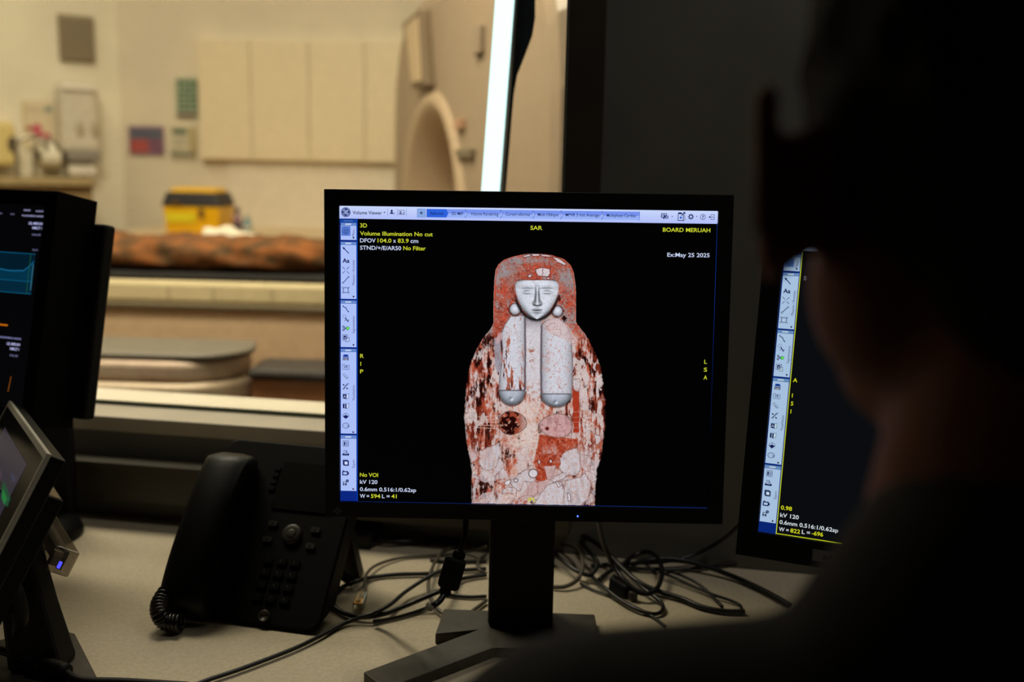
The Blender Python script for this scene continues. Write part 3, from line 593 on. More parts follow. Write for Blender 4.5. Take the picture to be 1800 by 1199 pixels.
# ---- bright and dark strips behind the glass, solid stand-ins for reflections in it
def gl(x, y, tt=.12):                                             # a point on a plane parallel to the glass
    o = wl(0, tt, 0); n_ = -WN; d = ray(x, y); k = (o-EYE).dot(n_)/d.dot(n_); q = WM.inverted() @ (EYE+d*k); return q.x, q.z
L0, L1, L2, L3 = gl(869,0), gl(905.5,0), gl(880,333), gl(845,333)
def ext(p, q, z): k = (z-p[1])/(q[1]-p[1]); return (p[0]+(q[0]-p[0])*k, z)
zb_, zt_ = Z0+.003, Z1-.02
P4 = [ext(L0,L3,zt_), ext(L1,L2,zt_), ext(L1,L2,zb_), ext(L0,L3,zb_)]
t = thing('reflection_strip', 'slim leaning white strip glowing behind the window glass in place of a reflection', 'reflection', wl((P4[2][0]+P4[3][0])/2,.12,Z0))
WMy = WM @ Matrix(((1,0,0,0),(0,0,1,0),(0,1,0,0),(0,0,0,1)))
MB().prism(P4, .122, .140, WMy).build('housing', mat('strip_backing', (180,184,188), .4), t, bevel=.002)  # back of the stand-in strip, no real lamp housing
mb = MB(); e = .0015
mb.prism([(P4[0][0]+e,P4[0][1]-.01),(P4[1][0]-e,P4[1][1]-.01),(P4[2][0]-e,P4[2][1]+.01),(P4[3][0]+e,P4[3][1]+.01)], .119, .1219, WMy); mb.build('lit_face', em((222,246,250), 2.2), t)  # this glow takes the place of the bright reflection
Lp = [(905.5,0),(938,0),(938,28),(933,60),(920,95),(906,130),(900,165),(896,210),(892,260),(886,333),(880,333),(886,260),(893,165),(900,80)]
mb = MB(); q_ = [gl(x,y,.135) for x,y in Lp]; top = [gl(905.5-3,0,.135), gl(938,0,.135)]
pts = [(top[0][0]+.016,zt_),(top[1][0]+.012,zt_)]+[q_[i] for i in range(1,10)]+[ext(q_[8],q_[9],Z0+.002), ext(q_[11],q_[10],Z0+.002)]+q_[10:14]
o = mb.prism(pts, .142, .152, WMy).build('dark_reflection', mat('dark_blue_reflection', (36,40,52), .9, noise=.3, scale=90, bump=.4), origin=wl(.5,.14,Z0+.3), bevel=.002); tag(o, 'narrow dark blue strip beside the glowing white strip, in place of a dark reflection', 'cloth')  # solid shape standing in for the dark reflection in the glass
# ---------------------------------------------------------------- main monitor
MF = Fr((.01426311,.98571211,1.07843507), .88069915, 4.45206955, .43636088)      # plane of its picture, 376 x 300.5 mm
RF = Fr((.43898429,.91922863,1.05603327), 22.322, 11.169)
PX = MF.loc(1000,628)[0]-MF.loc(999,628)[0]
HW, HH = .188, .15025
def hexring(x0, y0, x1, y1, z, r=.0): return [(x0,y0,z),(x1,y0,z),(x1,y1,z),(x0,y1,z)]
def monitor_head(fr, t, W0, W1, V0, V1, depth, hw, hh, front=.004):
    M_ = fr.M(); mb = MB()
    outer = [(W0,V0),(W1,V0),(W1,V1),(W0,V1)]; inner = [(-hw,-hh),(hw,-hh),(hw,hh),(-hw,hh)]
    mb.loft([[(x,y,-depth) for x,y in outer], [(x,y,front) for x,y in outer], [(x,y,front) for x,y in inner], [(x,y,-.001) for x,y in inner]], M_, None, cap=False)
    mb.build('bezel', BLK, t, bevel=.0008)
    mb = MB(); cx, cy = (W0+W1)/2, (V0+V1)/2; w2, h2 = (W1-W0)/2, (V1-V0)/2
    mb.loft([[(cx+sx*w2*k,cy+sy*h2*k,-z) for sx,sy in ((-1,-1),(1,-1),(1,1),(-1,1))] for k, z in ((.999,depth-.001),(.96,depth+.004),(.72,depth+.012),(.68,depth+.03))], M_)
    mb.build('back_cover', BLK2, t, bevel=.002)
NAVY = (22,30,92); PALE = (172,192,248); HEADC = (104,138,206); DEEP = (10,38,128); EDGE = (8,62,170)
class UI:
    def __init__(s, fr, scr, ref, k=1., tint=(1,1,1)): s.fr = fr; s.scr = scr; s.ref = ref; s.k = k; s.t = tint; s.layer = 0
    def c(s, rgb): return em(tuple(min(255,int(a*b)) for a, b in zip(rgb, s.t)), s.k)
    def at(s, x, y): return s.ref.loc(x, y)
    def quad(s, mb, x0, y0, x1, y1, rgb, c):
        a0, b1 = s.at(x0,y0); a1, b0 = s.at(x1,y1); mb.add([s.fr.P(a0,b0,c),s.fr.P(a1,b0,c),s.fr.P(a1,b1,c),s.fr.P(a0,b1,c)], [(0,1,2,3)], s.c(rgb))
    def poly(s, mb, pts, rgb, c): mb.add([s.fr.P(*s.at(*p), c) for p in pts], [tuple(range(len(pts)))], s.c(rgb))
    def stroke(s, mb, cx, cy, pts, rgb, wd=.7, c=.0006, closed=False):
        a, b = s.at(cx, cy); P = [Vector((a+x*PX, b-y*PX)) for x, y in pts]; h = wd*1.15*PX/2
        if closed: P.append(P[0])
        for p, q in zip(P, P[1:]):
            d = (q-p)
            if d.length < 1e-9: continue
            d.normalize(); nn = Vector((-d.y, d.x))*h; d = d*h
            mb.add([s.fr.P(*(v), c) for v in (p-d-nn, q+d-nn, q+d+nn, p-d+nn)], [(0,1,2,3)], s.c(rgb))
    def fill(s, mb, cx, cy, pts, rgb, c=.0006):
        a, b = s.at(cx, cy); mb.add([s.fr.P(a+x*PX, b-y*PX, c) for x, y in pts], [tuple(range(len(pts)))], s.c(rgb))
    def disc(s, mb, cx, cy, x, y, r, rgb, c=.0006, n=16): s.fill(mb, cx, cy, [(x+r*math.cos(2*math.pi*i/n), y+r*math.sin(2*math.pi*i/n)) for i in range(n)], rgb, c)
    def circ(s, mb, cx, cy, x, y, r, rgb, wd=.6, c=.0006, n=18, ry=None): s.stroke(mb, cx, cy, [(x+r*math.cos(2*math.pi*i/n), y+(ry or r)*math.sin(2*math.pi*i/n)) for i in range(n)], rgb, wd, c, True)
    def sq(s, mb, cx, cy, x0, y0, x1, y1, rgb, c=.0006): s.fill(mb, cx, cy, [(x0,y0),(x1,y0),(x1,y1),(x0,y1)], rgb, c)
    def box(s, mb, cx, cy, x0, y0, x1, y1, rgb, wd=.6, c=.0006): s.stroke(mb, cx, cy, [(x0,y0),(x1,y0),(x1,y1),(x0,y1)], rgb, wd, c, True)
    def txt(s, mb, string, x, y, x1, rgb, cap=6.9, bold=.018, c=.0007):
        a, b = s.at(x, y); w_ = None if x1 is None else s.at(x1, y)[0]-a
        put_text(mb, s.fr, string, a, b, cap*PX, w_, c, s.c(rgb), bold)
    def vtxt(s, mb, string, x, ybot, ytop, rgb, cap=4.6, c=.0007):
        a, b = s.at(x, ybot); h = s.at(x, ytop)[1]-b; v, f = text_mesh(string, .0); k = cap*PX/CAPH; x0 = min(p[0] for p in v); x1 = max(p[0] for p in v); kx = h/(x1-x0)
        mb.add([s.fr.P(a-p[1]*-0-p[1]*k, b+(p[0]-x0)*kx, c) for p in v], f, s.c(rgb))
    def done(s, mb, name): 
        o = mb.build(name, None, s.scr, fix=False); return o
def toolbar(U):
    """the pale tool column at the left edge of the picture: panels, headings and one mesh per icon"""
    N = NAVY; mb = MB()
    U.quad(mb, 597.3,384.5,629,881, DEEP, .0002); U.quad(mb, 597.6,386,626.8,391, (24,70,160), .0003)
    for i in range(9): U.quad(mb, 604.5+i*1.8,387.6,605.5+i*1.8,389, (110,150,220), .0004)
    U.quad(mb, 627.2,384.5,629.0,881, EDGE, .0003)
    PAN = [(396.5,422),(430.5,525.6),(533.5,610.4),(618.6,762.4),(770.8,863)]; TOP = [391.5,425,528,613,765]
    for (y0,y1), yt in zip(PAN, TOP):
        U.quad(mb, 599,yt,626.6,y0, HEADC, .0003); U.quad(mb, 599,y0,626.6,y1, PALE, .0003)
        for i in range(5): a = 607+i*2.1; U.poly(mb, [(a,(yt+y0)/2+1.3),(a+1.5,(yt+y0)/2+1.3),(a+1.9,(yt+y0)/2-1.2),(a+.9,(yt+y0)/2-1.2)], (232,240,255), .0004)
    U.done(mb, 'tool_panel')
    def icon(fn, cx, cy, name='tool_icon'):
        mb = MB(); fn(mb, cx, cy); U.done(mb, name)
    st, fl, sq, bx, ds, ci = U.stroke, U.fill, U.sq, U.box, U.disc, U.circ
    def i_cube(m, x, y):
        sq(m,x,y,-7.6,-8,7.6,8,(88,126,214),.0004); bx(m,x,y,-7.6,-8,7.6,8,(60,92,180),.5,.0005)
        st(m,x,y,[(-3,-1),(0,-3.2),(3.4,-1.4),(3.2,2.6),(0,4.4),(-3,2.4)],N,.6,.0006,True); st(m,x,y,[(-3,-1),(0,.6),(3.4,-1.4)],N,.6); st(m,x,y,[(0,.6),(0,4.4)],N,.6); ci(m,x,y,0,0,5.8,N,.5)
    icon(i_cube, 608, 406)
    icon(lambda m,x,y: (st(m,x,y,[(-4,-4),(5,5)],N,1.3), fl(m,x,y,[(-6,-6),(-1,-4),(-4,-1)],N)), 608, 440)
    icon(lambda m,x,y: U.txt(m,'Aa',602.2,461.6,614.6,N,7.2,.03), 608, 458)
    icon(lambda m,x,y: [st(m,x,y,[(a*5.6,b*5.6),(a*2,b*2)],N,.8) for a in (-1,1) for b in (-1,1)]+[ds(m,x,y,0,0,.6,N)], 608, 475)
    icon(lambda m,x,y: (st(m,x,y,[(-4,4.4),(4,-4.4)],N,1.0), ci(m,x,y,-5,5.2,1.2,N), ci(m,x,y,5,-5.2,1.2,N)), 608, 492)
    icon(lambda m,x,y: [ci(m,x,y,0,0,4.6,N,.8)]+[bx(m,x,y,a*5.2-1,b*4.4-1,a*5.2+1,b*4.4+1,N,.5) for a in (-1,1) for b in (-1,1)], 608, 510)
    icon(lambda m,x,y: (st(m,x,y,[(-4.6,-4.6),(-2,-2.4),(0,-2.2),(1.4,0),(2,2.2),(4.6,4.8)],N,1.1), ds(m,x,y,-4.6,-4.8,1.2,(70,84,140)), ds(m,x,y,4.8,4.8,1.2,(70,84,140))), 608, 543)
    icon(lambda m,x,y: (st(m,x,y,[(-.6,-1),(4,5.2)],N,1.5), [st(m,x,y,[(-2.6+2.2*math.cos(q),-3.6+2.2*math.sin(q)),(-2.6+3.6*math.cos(q),-3.6+3.6*math.sin(q))],N,.5) for q in [k*math.pi/3.5 for k in range(7)]], ds(m,x,y,-1.4,3,.9,N), ds(m,x,y,5,2.8,.9,N)), 608, 560)
    icon(lambda m,x,y: (ds(m,x,y,3.4,0,3.1,(40,70,90),.0005), ds(m,x,y,3.4,0,2.5,(96,236,80)), ci(m,x,y,-4,-2.6,1.5,N,.9), ci(m,x,y,-4,2.8,1.5,N,.9), st(m,x,y,[(-2.6,-1.6),(3,2.8)],N,1), st(m,x,y,[(-2.6,1.8),(3,-2.8)],N,1)), 608, 577)
    icon(lambda m,x,y: (bx(m,x,y,-5.8,-6,3.2,3.6,N,.6), sq(m,x,y,-4,-4.4,1.4,-2,N), sq(m,x,y,-4,-4.4,-2,2.4,N), sq(m,x,y,-.4,-1.2,5.8,6,(190,208,250),.0006), bx(m,x,y,-.4,-1.2,5.8,6,N,.6,.0007), ds(m,x,y,1,.6,1.3,N,.0007)), 608, 594.5)
    icon(lambda m,x,y: (fl(m,x,y,[(-3.6,-5),(3.6,-5),(5.4,-.8),(-5.4,-.8)],(26,68,180)), fl(m,x,y,[(-2,-3),(2,-3),(3,-1.4),(-3,-1.4)],N,.0007), sq(m,x,y,-5.4,.2,5.4,1.8,(24,34,90)), sq(m,x,y,-5.4,2.4,5.4,3.4,(30,40,90)), sq(m,x,y,-5.4,4,5.4,5.2,(30,40,90)), sq(m,x,y,-2,2.4,2,3.4,(190,70,70),.0007), sq(m,x,y,-1,4,2,5.2,(70,150,110),.0007)), 608, 628)
    icon(lambda m,x,y: (st(m,x,y,[(-5.8,-4.4),(-2.4,-4.4),(-1.4,-3),(5.8,-3),(5.8,4.4),(-5.8,4.4)],(60,80,140),.6,.0006,True), U.txt(m,'VR',604.4,647.6,611.8,N,5.0,.01)), 608, 645)
    icon(lambda m,x,y: (st(m,x,y,[(-5,-3.6),(-3.6,-4.6),(-1.4,-3.4),(4,2),(4.8,3.6),(3,4.4),(1.6,3.4),(-2.6,-1)],(96,104,140),.6), st(m,x,y,[(-5,-3.6),(-4.8,-1.6),(.6,3.8),(2.4,4.6)],(96,104,140),.6)), 608, 661)
    icon(lambda m,x,y: (st(m,x,y,[(-5.4,5),(5,-5.4)],N,.9), st(m,x,y,[(-3.4,5.6),(2.4,-5)],N,.7), ds(m,x,y,-4,-2.6,1.4,N), ds(m,x,y,2.6,3.8,1.4,N), st(m,x,y,[(-4,-2.6),(-1,-1)],N,.6), st(m,x,y,[(2.6,3.8),(.6,2)],N,.6)), 608, 679)
    def cube(m, x, y, lt):
        fl(m,x,y,[(-5.2,-4),(1,-3.4),(1,5),(-5.2,4)],N); fl(m,x,y,[(1,-3.4),(5.2,-4.6),(5.2,3),(1,5)],(196,212,250)); fl(m,x,y,[(-5.2,-4),(-1.6,-5.4),(5.2,-4.6),(1,-3.4)],(150,172,230))
        st(m,x,y,[(1,-3.4),(5.2,-4.6),(5.2,3),(1,5)],N,.5,.0007,True)
        if lt: U.txt(m, lt, x-4, y+2.8, x+0.2, (190,208,250), 4.8, .0, .0008)
        else: sq(m,x,y,-2.2,-3,-1.2,4,(190,208,250),.0007)
    icon(lambda m,x,y: cube(m,x,y,'A'), 608, 696.5); icon(lambda m,x,y: cube(m,x,y,None), 608, 713.5)
    icon(lambda m,x,y: (fl(m,x,y,[(-5.2,1),(0,-1.6),(5.2,1),(0,5.6)],N), st(m,x,y,[(-5.2,-2),(0,-5.2),(5.2,-2),(5.2,1),(0,-1.4),(-5.2,1)],N,.5,.0006,True), st(m,x,y,[(0,-5.2),(0,-1.4)],N,.5)), 608, 731)
    icon(lambda m,x,y: (ci(m,x,y,0,0,5.6,N,.7,.0006,20,4.6), ci(m,x,y,4.4,1,1.6,N,.6), [ds(m,x,y,a,b,.5,N) for a, b in ((-2,-2),(1,-2.6),(.6,.6),(-3,1))]), 608, 748)
    def tab(m, x, y):
        bx(m,x,y,-4.8,-5,5,5.2,N,.6); sq(m,x,y,-3.4,-3.2,-1.4,3.2,N)
        for k in range(4): st(m,x,y,[(-3.4,-3+k*2.1),(3.6,-3+k*2.1)],N,.4); st(m,x,y,[(-1.4+k*1.65,-3),(-1.4+k*1.65,3.4)],N,.4)
    icon(tab, 608, 779.5)
    icon(lambda m,x,y: (sq(m,x,y,-6,1,6,4.6,N), sq(m,x,y,-3.4,0,3.4,2,(180,200,248),.0007), bx(m,x,y,-3.4,-4.6,1.6,1.4,N,.6,.0007), st(m,x,y,[(1.6,-3),(4,1)],N,.7), ci(m,x,y,0,-1.4,1.3,N,.5)), 608, 796)
    icon(lambda m,x,y: (bx(m,x,y,-4.8,-5,2.8,2.8,N,1), bx(m,x,y,-3.2,-3.4,4.6,4.4,N,1.6), sq(m,x,y,-1.6,-1.8,3,2.8,(206,220,252),.0007)), 608, 813.5)
    icon(lambda m,x,y: (bx(m,x,y,-5.4,-2.2,3,3.8,N,1.6), sq(m,x,y,3,-1,5.8,2.6,N), st(m,x,y,[(-4.6,-4.4),(-3,-2.8)],N,1.1)), 608, 831)
    icon(lambda m,x,y: (sq(m,x,y,-5,-1.6,1.6,5.4,N), sq(m,x,y,-3.8,-.6,.6,1.6,(190,208,250),.0007), sq(m,x,y,-3,3,-1,4.8,(190,208,250),.0007), ds(m,x,y,2.8,-3,2.7,N), ds(m,x,y,2.8,-3,.9,(150,170,220),.0007)), 608, 848)
    mb = MB(); U.vtxt(mb, 'Mou...', 623.6, 415.5, 400, (56,66,120)); U.vtxt(mb, 'Measure / Annotate', 623.8, 501, 457, (48,58,112)); U.vtxt(mb, 'Segmentation', 623.8, 586, 555.5, (48,58,112))
    U.vtxt(mb, 'Visualization', 623.8, 704, 677, (48,58,112)); U.vtxt(mb, 'Export', 623.8, 822, 808, (48,58,112)); U.done(mb, 'panel_name')
    mb = MB()
    for y, rt in ((418.5,0),(522,0),(606.8,0)): U.fill(mb, 621.6, y, [(-2,-1.8),(2,-1.8),(0,2)], (14,16,50))
    for y in (759.5,859.5): U.fill(mb, 621.6, y, [(-1.8,-2),(2,0),(-1.8,2)], (14,16,50))
    U.done(mb, 'expand_arrow')
def menubar(U):
    N = NAVY; mb = MB(); at = U.at
    A = at(597.3,362.2); Bv = at(1261.8,371.6)[1]
    a0 = -HW; a1 = HW; bt = HH; bb = at(598,384.2)[1]
    def q(a0,b0,a1,b1,rgb,c,fn=mb): fn.add([U.fr.P(a0,b0,c),U.fr.P(a1,b0,c),U.fr.P(a1,b1,c),U.fr.P(a0,b1,c)],[(0,1,2,3)],U.c(rgb))
    steps = 6
    for i in range(steps): z0 = bb+(bt-bb)*i/steps; z1 = bb+(bt-bb)*(i+1)/steps; q(a0,z0,a1,z1,(178+4*i,192+4*i,250),.0002)
    for x in (681.3,698,714): sx = at(x,373)[0]; q(sx,bb+.003,sx+.0004,bt-.002,(120,140,200),.0003)
    U.done(mb, 'menu_bar')
    mb = MB(); U.disc(mb, 608,373,0,0,8.3,(14,26,96),.0004,28); U.circ(mb,608,373,0,0,7.0,(150,170,225),.5,.0005)
    for s in (-1,1):
        st = [(-4.6*s*-1*0+x*s, y*s) for x,y in ((-4.2,-1.2),(-3.4,-3.6),(-1,-4),(.2,-2.2),(-1,-.4),(-3,.2),(-3.6,2),(-2.2,3.2),(-.4,2.4))]
        U.stroke(mb,608,373,st,(170,190,240),.7,.0005)
    U.stroke(mb,608,373,[(-2.6,-2.2),(-1.6,-1),(1.4,.8),(2.8,2.4)],(170,190,240),.7,.0005); U.stroke(mb,608,373,[(3.4,-3.2),(1,-1.4),(-.6,.6),(-1.2,3)],(170,190,240),.6,.0005)
    for k in range(4):
        q0 = k*math.pi/2+.4; U.stroke(mb,608,373,[(6*math.cos(q0+j*.2),6*math.sin(q0+j*.2)) for j in range(5)],(150,170,225),.5,.0005)
    U.done(mb, 'round_monogram')
    mb = MB(); U.txt(mb,'Volume Viewer',620,376.6,671.5,(20,24,60),6.0,.012,.0004); U.fill(mb,676,373.6,[(-1.8,-1),(1.8,-1),(0,1.2)],(20,24,60),.0004); U.done(mb,'menu_title')
    def icon(fn, x, y): m = MB(); fn(m,x,y); U.done(m,'menu_icon')
    icon(lambda m,x,y: (U.disc(m,x,y,-.4,-2.4,1.8,N,.0004), U.fill(m,x,y,[(-4,3),(-2.6,.6),(2,.6),(3,3)],N,.0004), U.sq(m,x,y,-1.4,-2,.8,1.5,N,.0004), U.circ(m,x,y,3.6,2.4,1.3,(90,104,160),.5,.0005)), 689, 373)
    icon(lambda m,x,y: (U.box(m,x,y,-4.8,-3.6,4.8,3.8,(60,74,130),.6,.0004), U.disc(m,x,y,-1.6,-1.2,1.2,N,.0005), U.fill(m,x,y,[(-3.8,2.6),(-2.8,.4),(-.4,.4),(.6,2.6)],N,.0005), U.circ(m,x,y,3.4,1.4,1.4,N,.5,.0006)), 706, 373.4)
    def btn(m, x, y): U.sq(m,x,y,-7,-7,7,7.4,(136,168,226),.0004); U.box(m,x,y,-7,-7,7,7.4,(100,130,200),.6,.0005); U.stroke(m,x,y,[(-2.2,0),(2.2,0)],(10,20,60),1.1,.0006); U.stroke(m,x,y,[(0,-2.2),(0,2.2)],(10,20,60),1.1,.0006)
    icon(btn, 740.7, 374.4)
    # task tabs with chevrons
    mb = MB(); xs = [750,786,819,881,937.6,986.8,1058.6,1124]; mid = lambda x: 374.6+(x-750)*.0135
    for i in range(7):
        x0, x1 = xs[i], xs[i+1]; y0, y1 = mid(x0), mid(x1); nx = 0 if i == 6 else 3.2; px = 0 if i == 0 else 3.2
        if i == 0: U.poly(mb, [(x0,y0-7.4),(x1-1.2,y1-7.4),(x1+2.2,y1),(x1-1.2,y1+7.4),(x0,y0+7.4)], (46,98,220), .0006)
        else:
            U.poly(mb, [(x0-1.2,y0-7.4),(x1,y1-7.4),(x1,y1),(x0+2.2,y0)], (118,146,238), .0004); U.poly(mb, [(x0+2.2,y0),(x1,y1),(x1,y1+7.4),(x0-1.2,y0+7.4)], (150,176,246), .0004)
    for i in range(1,7):
        x = xs[i]; y = mid(x)
        if i > 1: U.stroke(mb, x, y, [(-1.2,-7.4),(2.2,0),(-1.2,7.4)], (44,60,160), .6, .0007)
    U.stroke(mb, xs[0], mid(xs[0]), [(0,-7.4),(374,-2.4)] and [(0,7.4),(0,-7.4)], (90,120,210), .5, .0007); U.stroke(mb, 1124, mid(1124), [(0,-7.4),(0,7.4)], (84,110,200), .7, .0007)
    U.done(mb, 'task_tabs')
    mb = MB()
    for s, x0, x1 in (('Reformat',756.5,780),('3D MIP',794,814.5),('Volume Rendering',827.5,876),('Curved reformat',889,932),('Multi Oblique',945.3,981.2),('MPVR 3 mm Average',994,1053.4),('Multiphase Cardiac',1066.2,1118)):
        U.txt(mb, s, x0, 377.6+(x0-756)*.0118, x1, (20,28,84), 5.3, .006, .0009)
    U.done(mb, 'tab_text')
    icon(lambda m,x,y: (U.sq(m,x,y,-6,-4.6,4,2.6,N,.0004), U.sq(m,x,y,-5,-3.4,-1.4,-1.6,(180,198,250),.0005), U.sq(m,x,y,-5,-.8,-1.4,1.2,(180,198,250),.0005), U.sq(m,x,y,-.6,-3.4,3,-1.6,(180,198,250),.0005), U.sq(m,x,y,-3,3,1,4.6,N,.0004), U.disc(m,x,y,4,1.6,3,(178,196,250),.0005), U.circ(m,x,y,4,1.6,2.1,N,1.1,.0006)), 1168, 380)
    icon(lambda m,x,y: (U.box(m,x,y,-5,-4.6,4,7,N,1.0,.0004), U.sq(m,x,y,-5,-7,1.4,-4.2,N,.0004), U.disc(m,x,y,-.4,2,2.1,(50,100,200),.0005), U.stroke(m,x,y,[(.6,0-1.6),(6.4,-7)],N,1.1,.0006), U.fill(m,x,y,[(3,-7.6),(7.2,-7.8),(7,-3.4)],N,.0006), U.stroke(m,x,y,[(5.6,-3),(7,5),(4,7.6)],N,.7,.0006)), 1197, 380.6)
    icon(lambda m,x,y: [U.circ(m,x,y,0,0,2.9,N,1.3,.0004)]+[U.stroke(m,x,y,[(3*math.cos(a),3*math.sin(a)),(4.4*math.cos(a),4.4*math.sin(a))],N,1.3,.0005) for a in [k*math.pi/4 for k in range(8)]], 1214.4, 381)
    def hlp(m, x, y): U.circ(m,x,y,0,0,4.4,N,.7,.0004); U.txt(m,'?',x-1.7,y+2.8,x+1.9,N,5.4,.0,.0005)
    icon(hlp, 1235.5, 381.4)
    icon(lambda m,x,y: (U.stroke(m,x,y,[(-1,-2.6),(-1,-4.2),(4.6,-4.2),(4.6,4.2),(-1,4.2),(-1,2.6)],(50,60,110),.7,.0004), U.stroke(m,x,y,[(-4.4,0),(2.4,0)],N,.9,.0005), U.fill(m,x,y,[(-5.2,0),(-2.4,-2),(-2.4,2)],N,.0005)), 1250.6, 381.6)
    mb = MB()
    for x in (1181.6, 1224.6): U.fill(mb, x, 380.6, [(-1.3,-.9),(1.3,-.9),(0,1)], N, .0005)
    U.done(mb, 'drop_arrow')
YE = (200,208,50); WH = (198,208,238)
def overlay(U, items):
    for s, x, y, x1, c in items:
        mb = MB(); U.txt(mb, s, x, y, x1, c, 6.8, .014, .0009); U.done(mb, 'screen_text')
mon = thing('computer_monitor', 'black square monitor showing the scan of a painted coffin figure, centre', 'monitor', (.015,1.03,DESK), 'viewing monitors')
monitor_head(MF, mon, -.2028, .2028, -.1662, .1665, .042, HW, HH)
scr = MB().box((-HW,-HH,-.004), (HW,HH,0), MF.M()).build('screen', mat('screen_black', (2,2,3), .5, spec=.1, emit=(3,3,4), es=.5), mon)
U = UI(MF, scr, MF)
menubar(U); toolbar(U)
mb = MB()
b_ = .0004
U.poly(mb, [(1260.2,392),(1260.9,392),(1245.3,893),(1244.4,893)], (10,50,130), b_); U.poly(mb, [(629,881.2),(1245,892.4),(1245,893.2),(629,882.0)], (16,50,130), b_); U.done(mb, 'viewport_border')
overlay(U, [('3D',633.2,399.7,645.5,YE),('Volume Illumination No cut',633,413.6,760.8,YE),('DFOV',633.2,426,660.5,WH),('104.0',663.9,426.2,688.2,YE),('x',691.2,426.5,696.2,WH),('83.9',699.4,426.6,718.6,YE),('cm',721.7,426.9,735.4,WH),
 ('STND/+/E/AR50',633.2,438.8,705.3,WH),('No Filter',709.1,439.6,748.5,YE),('SAR',932.3,403.9,953,YE),('BOARD MERUAH',1164.8,407.2,1248.2,YE),('Ex:May 25 2025',1172.6,451.2,1247,WH),
 ('R',633.3,628.9,639.6,YE),('I',633.8,642.8,None,YE),('P',633.3,656.1,638.8,YE),('L',1237.6,639.2,1242.2,YE),('S',1236.8,653,1242.6,YE),('A',1236.4,666.8,1242.8,YE),
 ('No VOI',632.9,837.6,664.8,YE),('kV 120',633,849.9,663.6,WH),('0.6mm 0.516:1/0.62sp',632.9,862.8,731.6,WH),('W =',632.9,874.8,649.2,WH),('594',652.2,875,668.6,YE),('L =',671.6,875.2,685.2,WH),('41',688.2,875.4,697.6,YE),('IPL',928.2,881,942.4,YE)])
# the scanned board, as the picture the screen shows
xs_ = np.arange(812, 1069, .5); ys_ = np.arange(445, 889.4, .5); GX, GY = np.meshgrid(xs_, ys_)
rgb, msk = coffin_rgb(GX, GY); msk = msk & (GY < 881.2+(GX-629)*.0178)
def grid_picture(fr, ref, GX, GY, rgb, msk, name, parent, c=.0005, k=1.):
    a = np.array([ref.loc(GX[0,0], GY[0,0]), ref.loc(GX[0,-1], GY[0,-1]), ref.loc(GX[-1,0], GY[-1,0]), ref.loc(GX[-1,-1], GY[-1,-1])])
    ny_, nx_ = GX.shape; s = np.linspace(0,1,nx_)[None,:,None]; t = np.linspace(0,1,ny_)[:,None,None]
    P = (1-t)*((1-s)*a[0]+s*a[1])+t*((1-s)*a[2]+s*a[3]); O = np.array(fr.o); H_ = np.array(fr.h); V_ = np.array(fr.u); N_ = np.array(fr.n); org = np.array(parent['_org'])
    W3 = O-org+P[...,0:1]*H_+P[...,1:2]*V_+c*N_
    q = msk[:-1,:-1] & msk[1:,:-1] & msk[:-1,1:] & msk[1:,1:]; j, i = np.nonzero(q); id_ = lambda j, i: j*nx_+i
    F4 = np.stack([id_(j,i), id_(j+1,i), id_(j+1,i+1), id_(j,i+1)], 1); used, inv = np.unique(F4, return_inverse=True); F4 = inv.reshape(-1,4)
    me = bpy.data.meshes.new(name); vv = W3.reshape(-1,3)[used].astype(np.float32)
    me.vertices.add(len(vv)); me.vertices.foreach_set('co', vv.ravel()); me.loops.add(F4.size); me.loops.foreach_set('vertex_index', F4.ravel().astype(np.int32))
    me.polygons.add(len(F4)); me.polygons.foreach_set('loop_start', np.arange(0,F4.size,4,dtype=np.int32)); me.update(); me.validate()
    col = rgb.reshape(-1,3)[used]/255.; col = np.where(col <= .04045, col/12.92, ((col+.055)/1.055)**2.4)
    at_ = me.color_attributes.new('picture', 'FLOAT_COLOR', 'POINT'); at_.data.foreach_set('color', np.concatenate([col, np.ones((len(col),1))],1).astype(np.float32).ravel())
    m = bpy.data.materials.new(name+'_lit'); m.use_nodes = True; nt = m.node_tree; b = nt.nodes['Principled BSDF']; n = nt.nodes.new('ShaderNodeAttribute'); n.attribute_name = 'picture'
    nt.links.new(n.outputs['Color'], b.inputs['Emission Color']); b.inputs['Emission Strength'].default_value = k; b.inputs['Base Color'].default_value = (0,0,0,1); b.inputs['Specular IOR Level'].default_value = 0
    me.materials.append(m); o = bpy.data.objects.new(name, me); COL.objects.link(o); o.parent = parent; return o
o = grid_picture(MF, MF, GX, GY, rgb, msk, 'scan_picture', scr)
# small marks on the bezel
mb = MB(); a, b = MF.loc(1015.5, 907.5, .004); mb.lathe([(.0009,.0), (.0009,.0012), (.0001,.0014)], MF.M() @ Matrix.Translation((a,b,.0035)), 10, None); mb.build('power_light', mat('blue_led', (30,60,200), .3, emit=(70,110,255), es=3.), mon, label='tiny blue power light')
mb = MB(); a, b = MF.loc(593.5, 898, .004); s = .0032
for k in range(4):
    q0 = k*math.pi/2; cx, cy = a+s*.75*math.cos(q0), b+s*.75*math.sin(q0)
    mb.add([MF.P(cx+s*.62*math.cos(t_), cy+s*.62*math.sin(t_), .0043) for t_ in (0,math.pi/2,math.pi,1.5*math.pi)], [(0,1,2,3)])
mb.build('diamond_mark', mat('dim_grey_mark', (64,66,72), .5), mon, label='faint grey diamond mark')
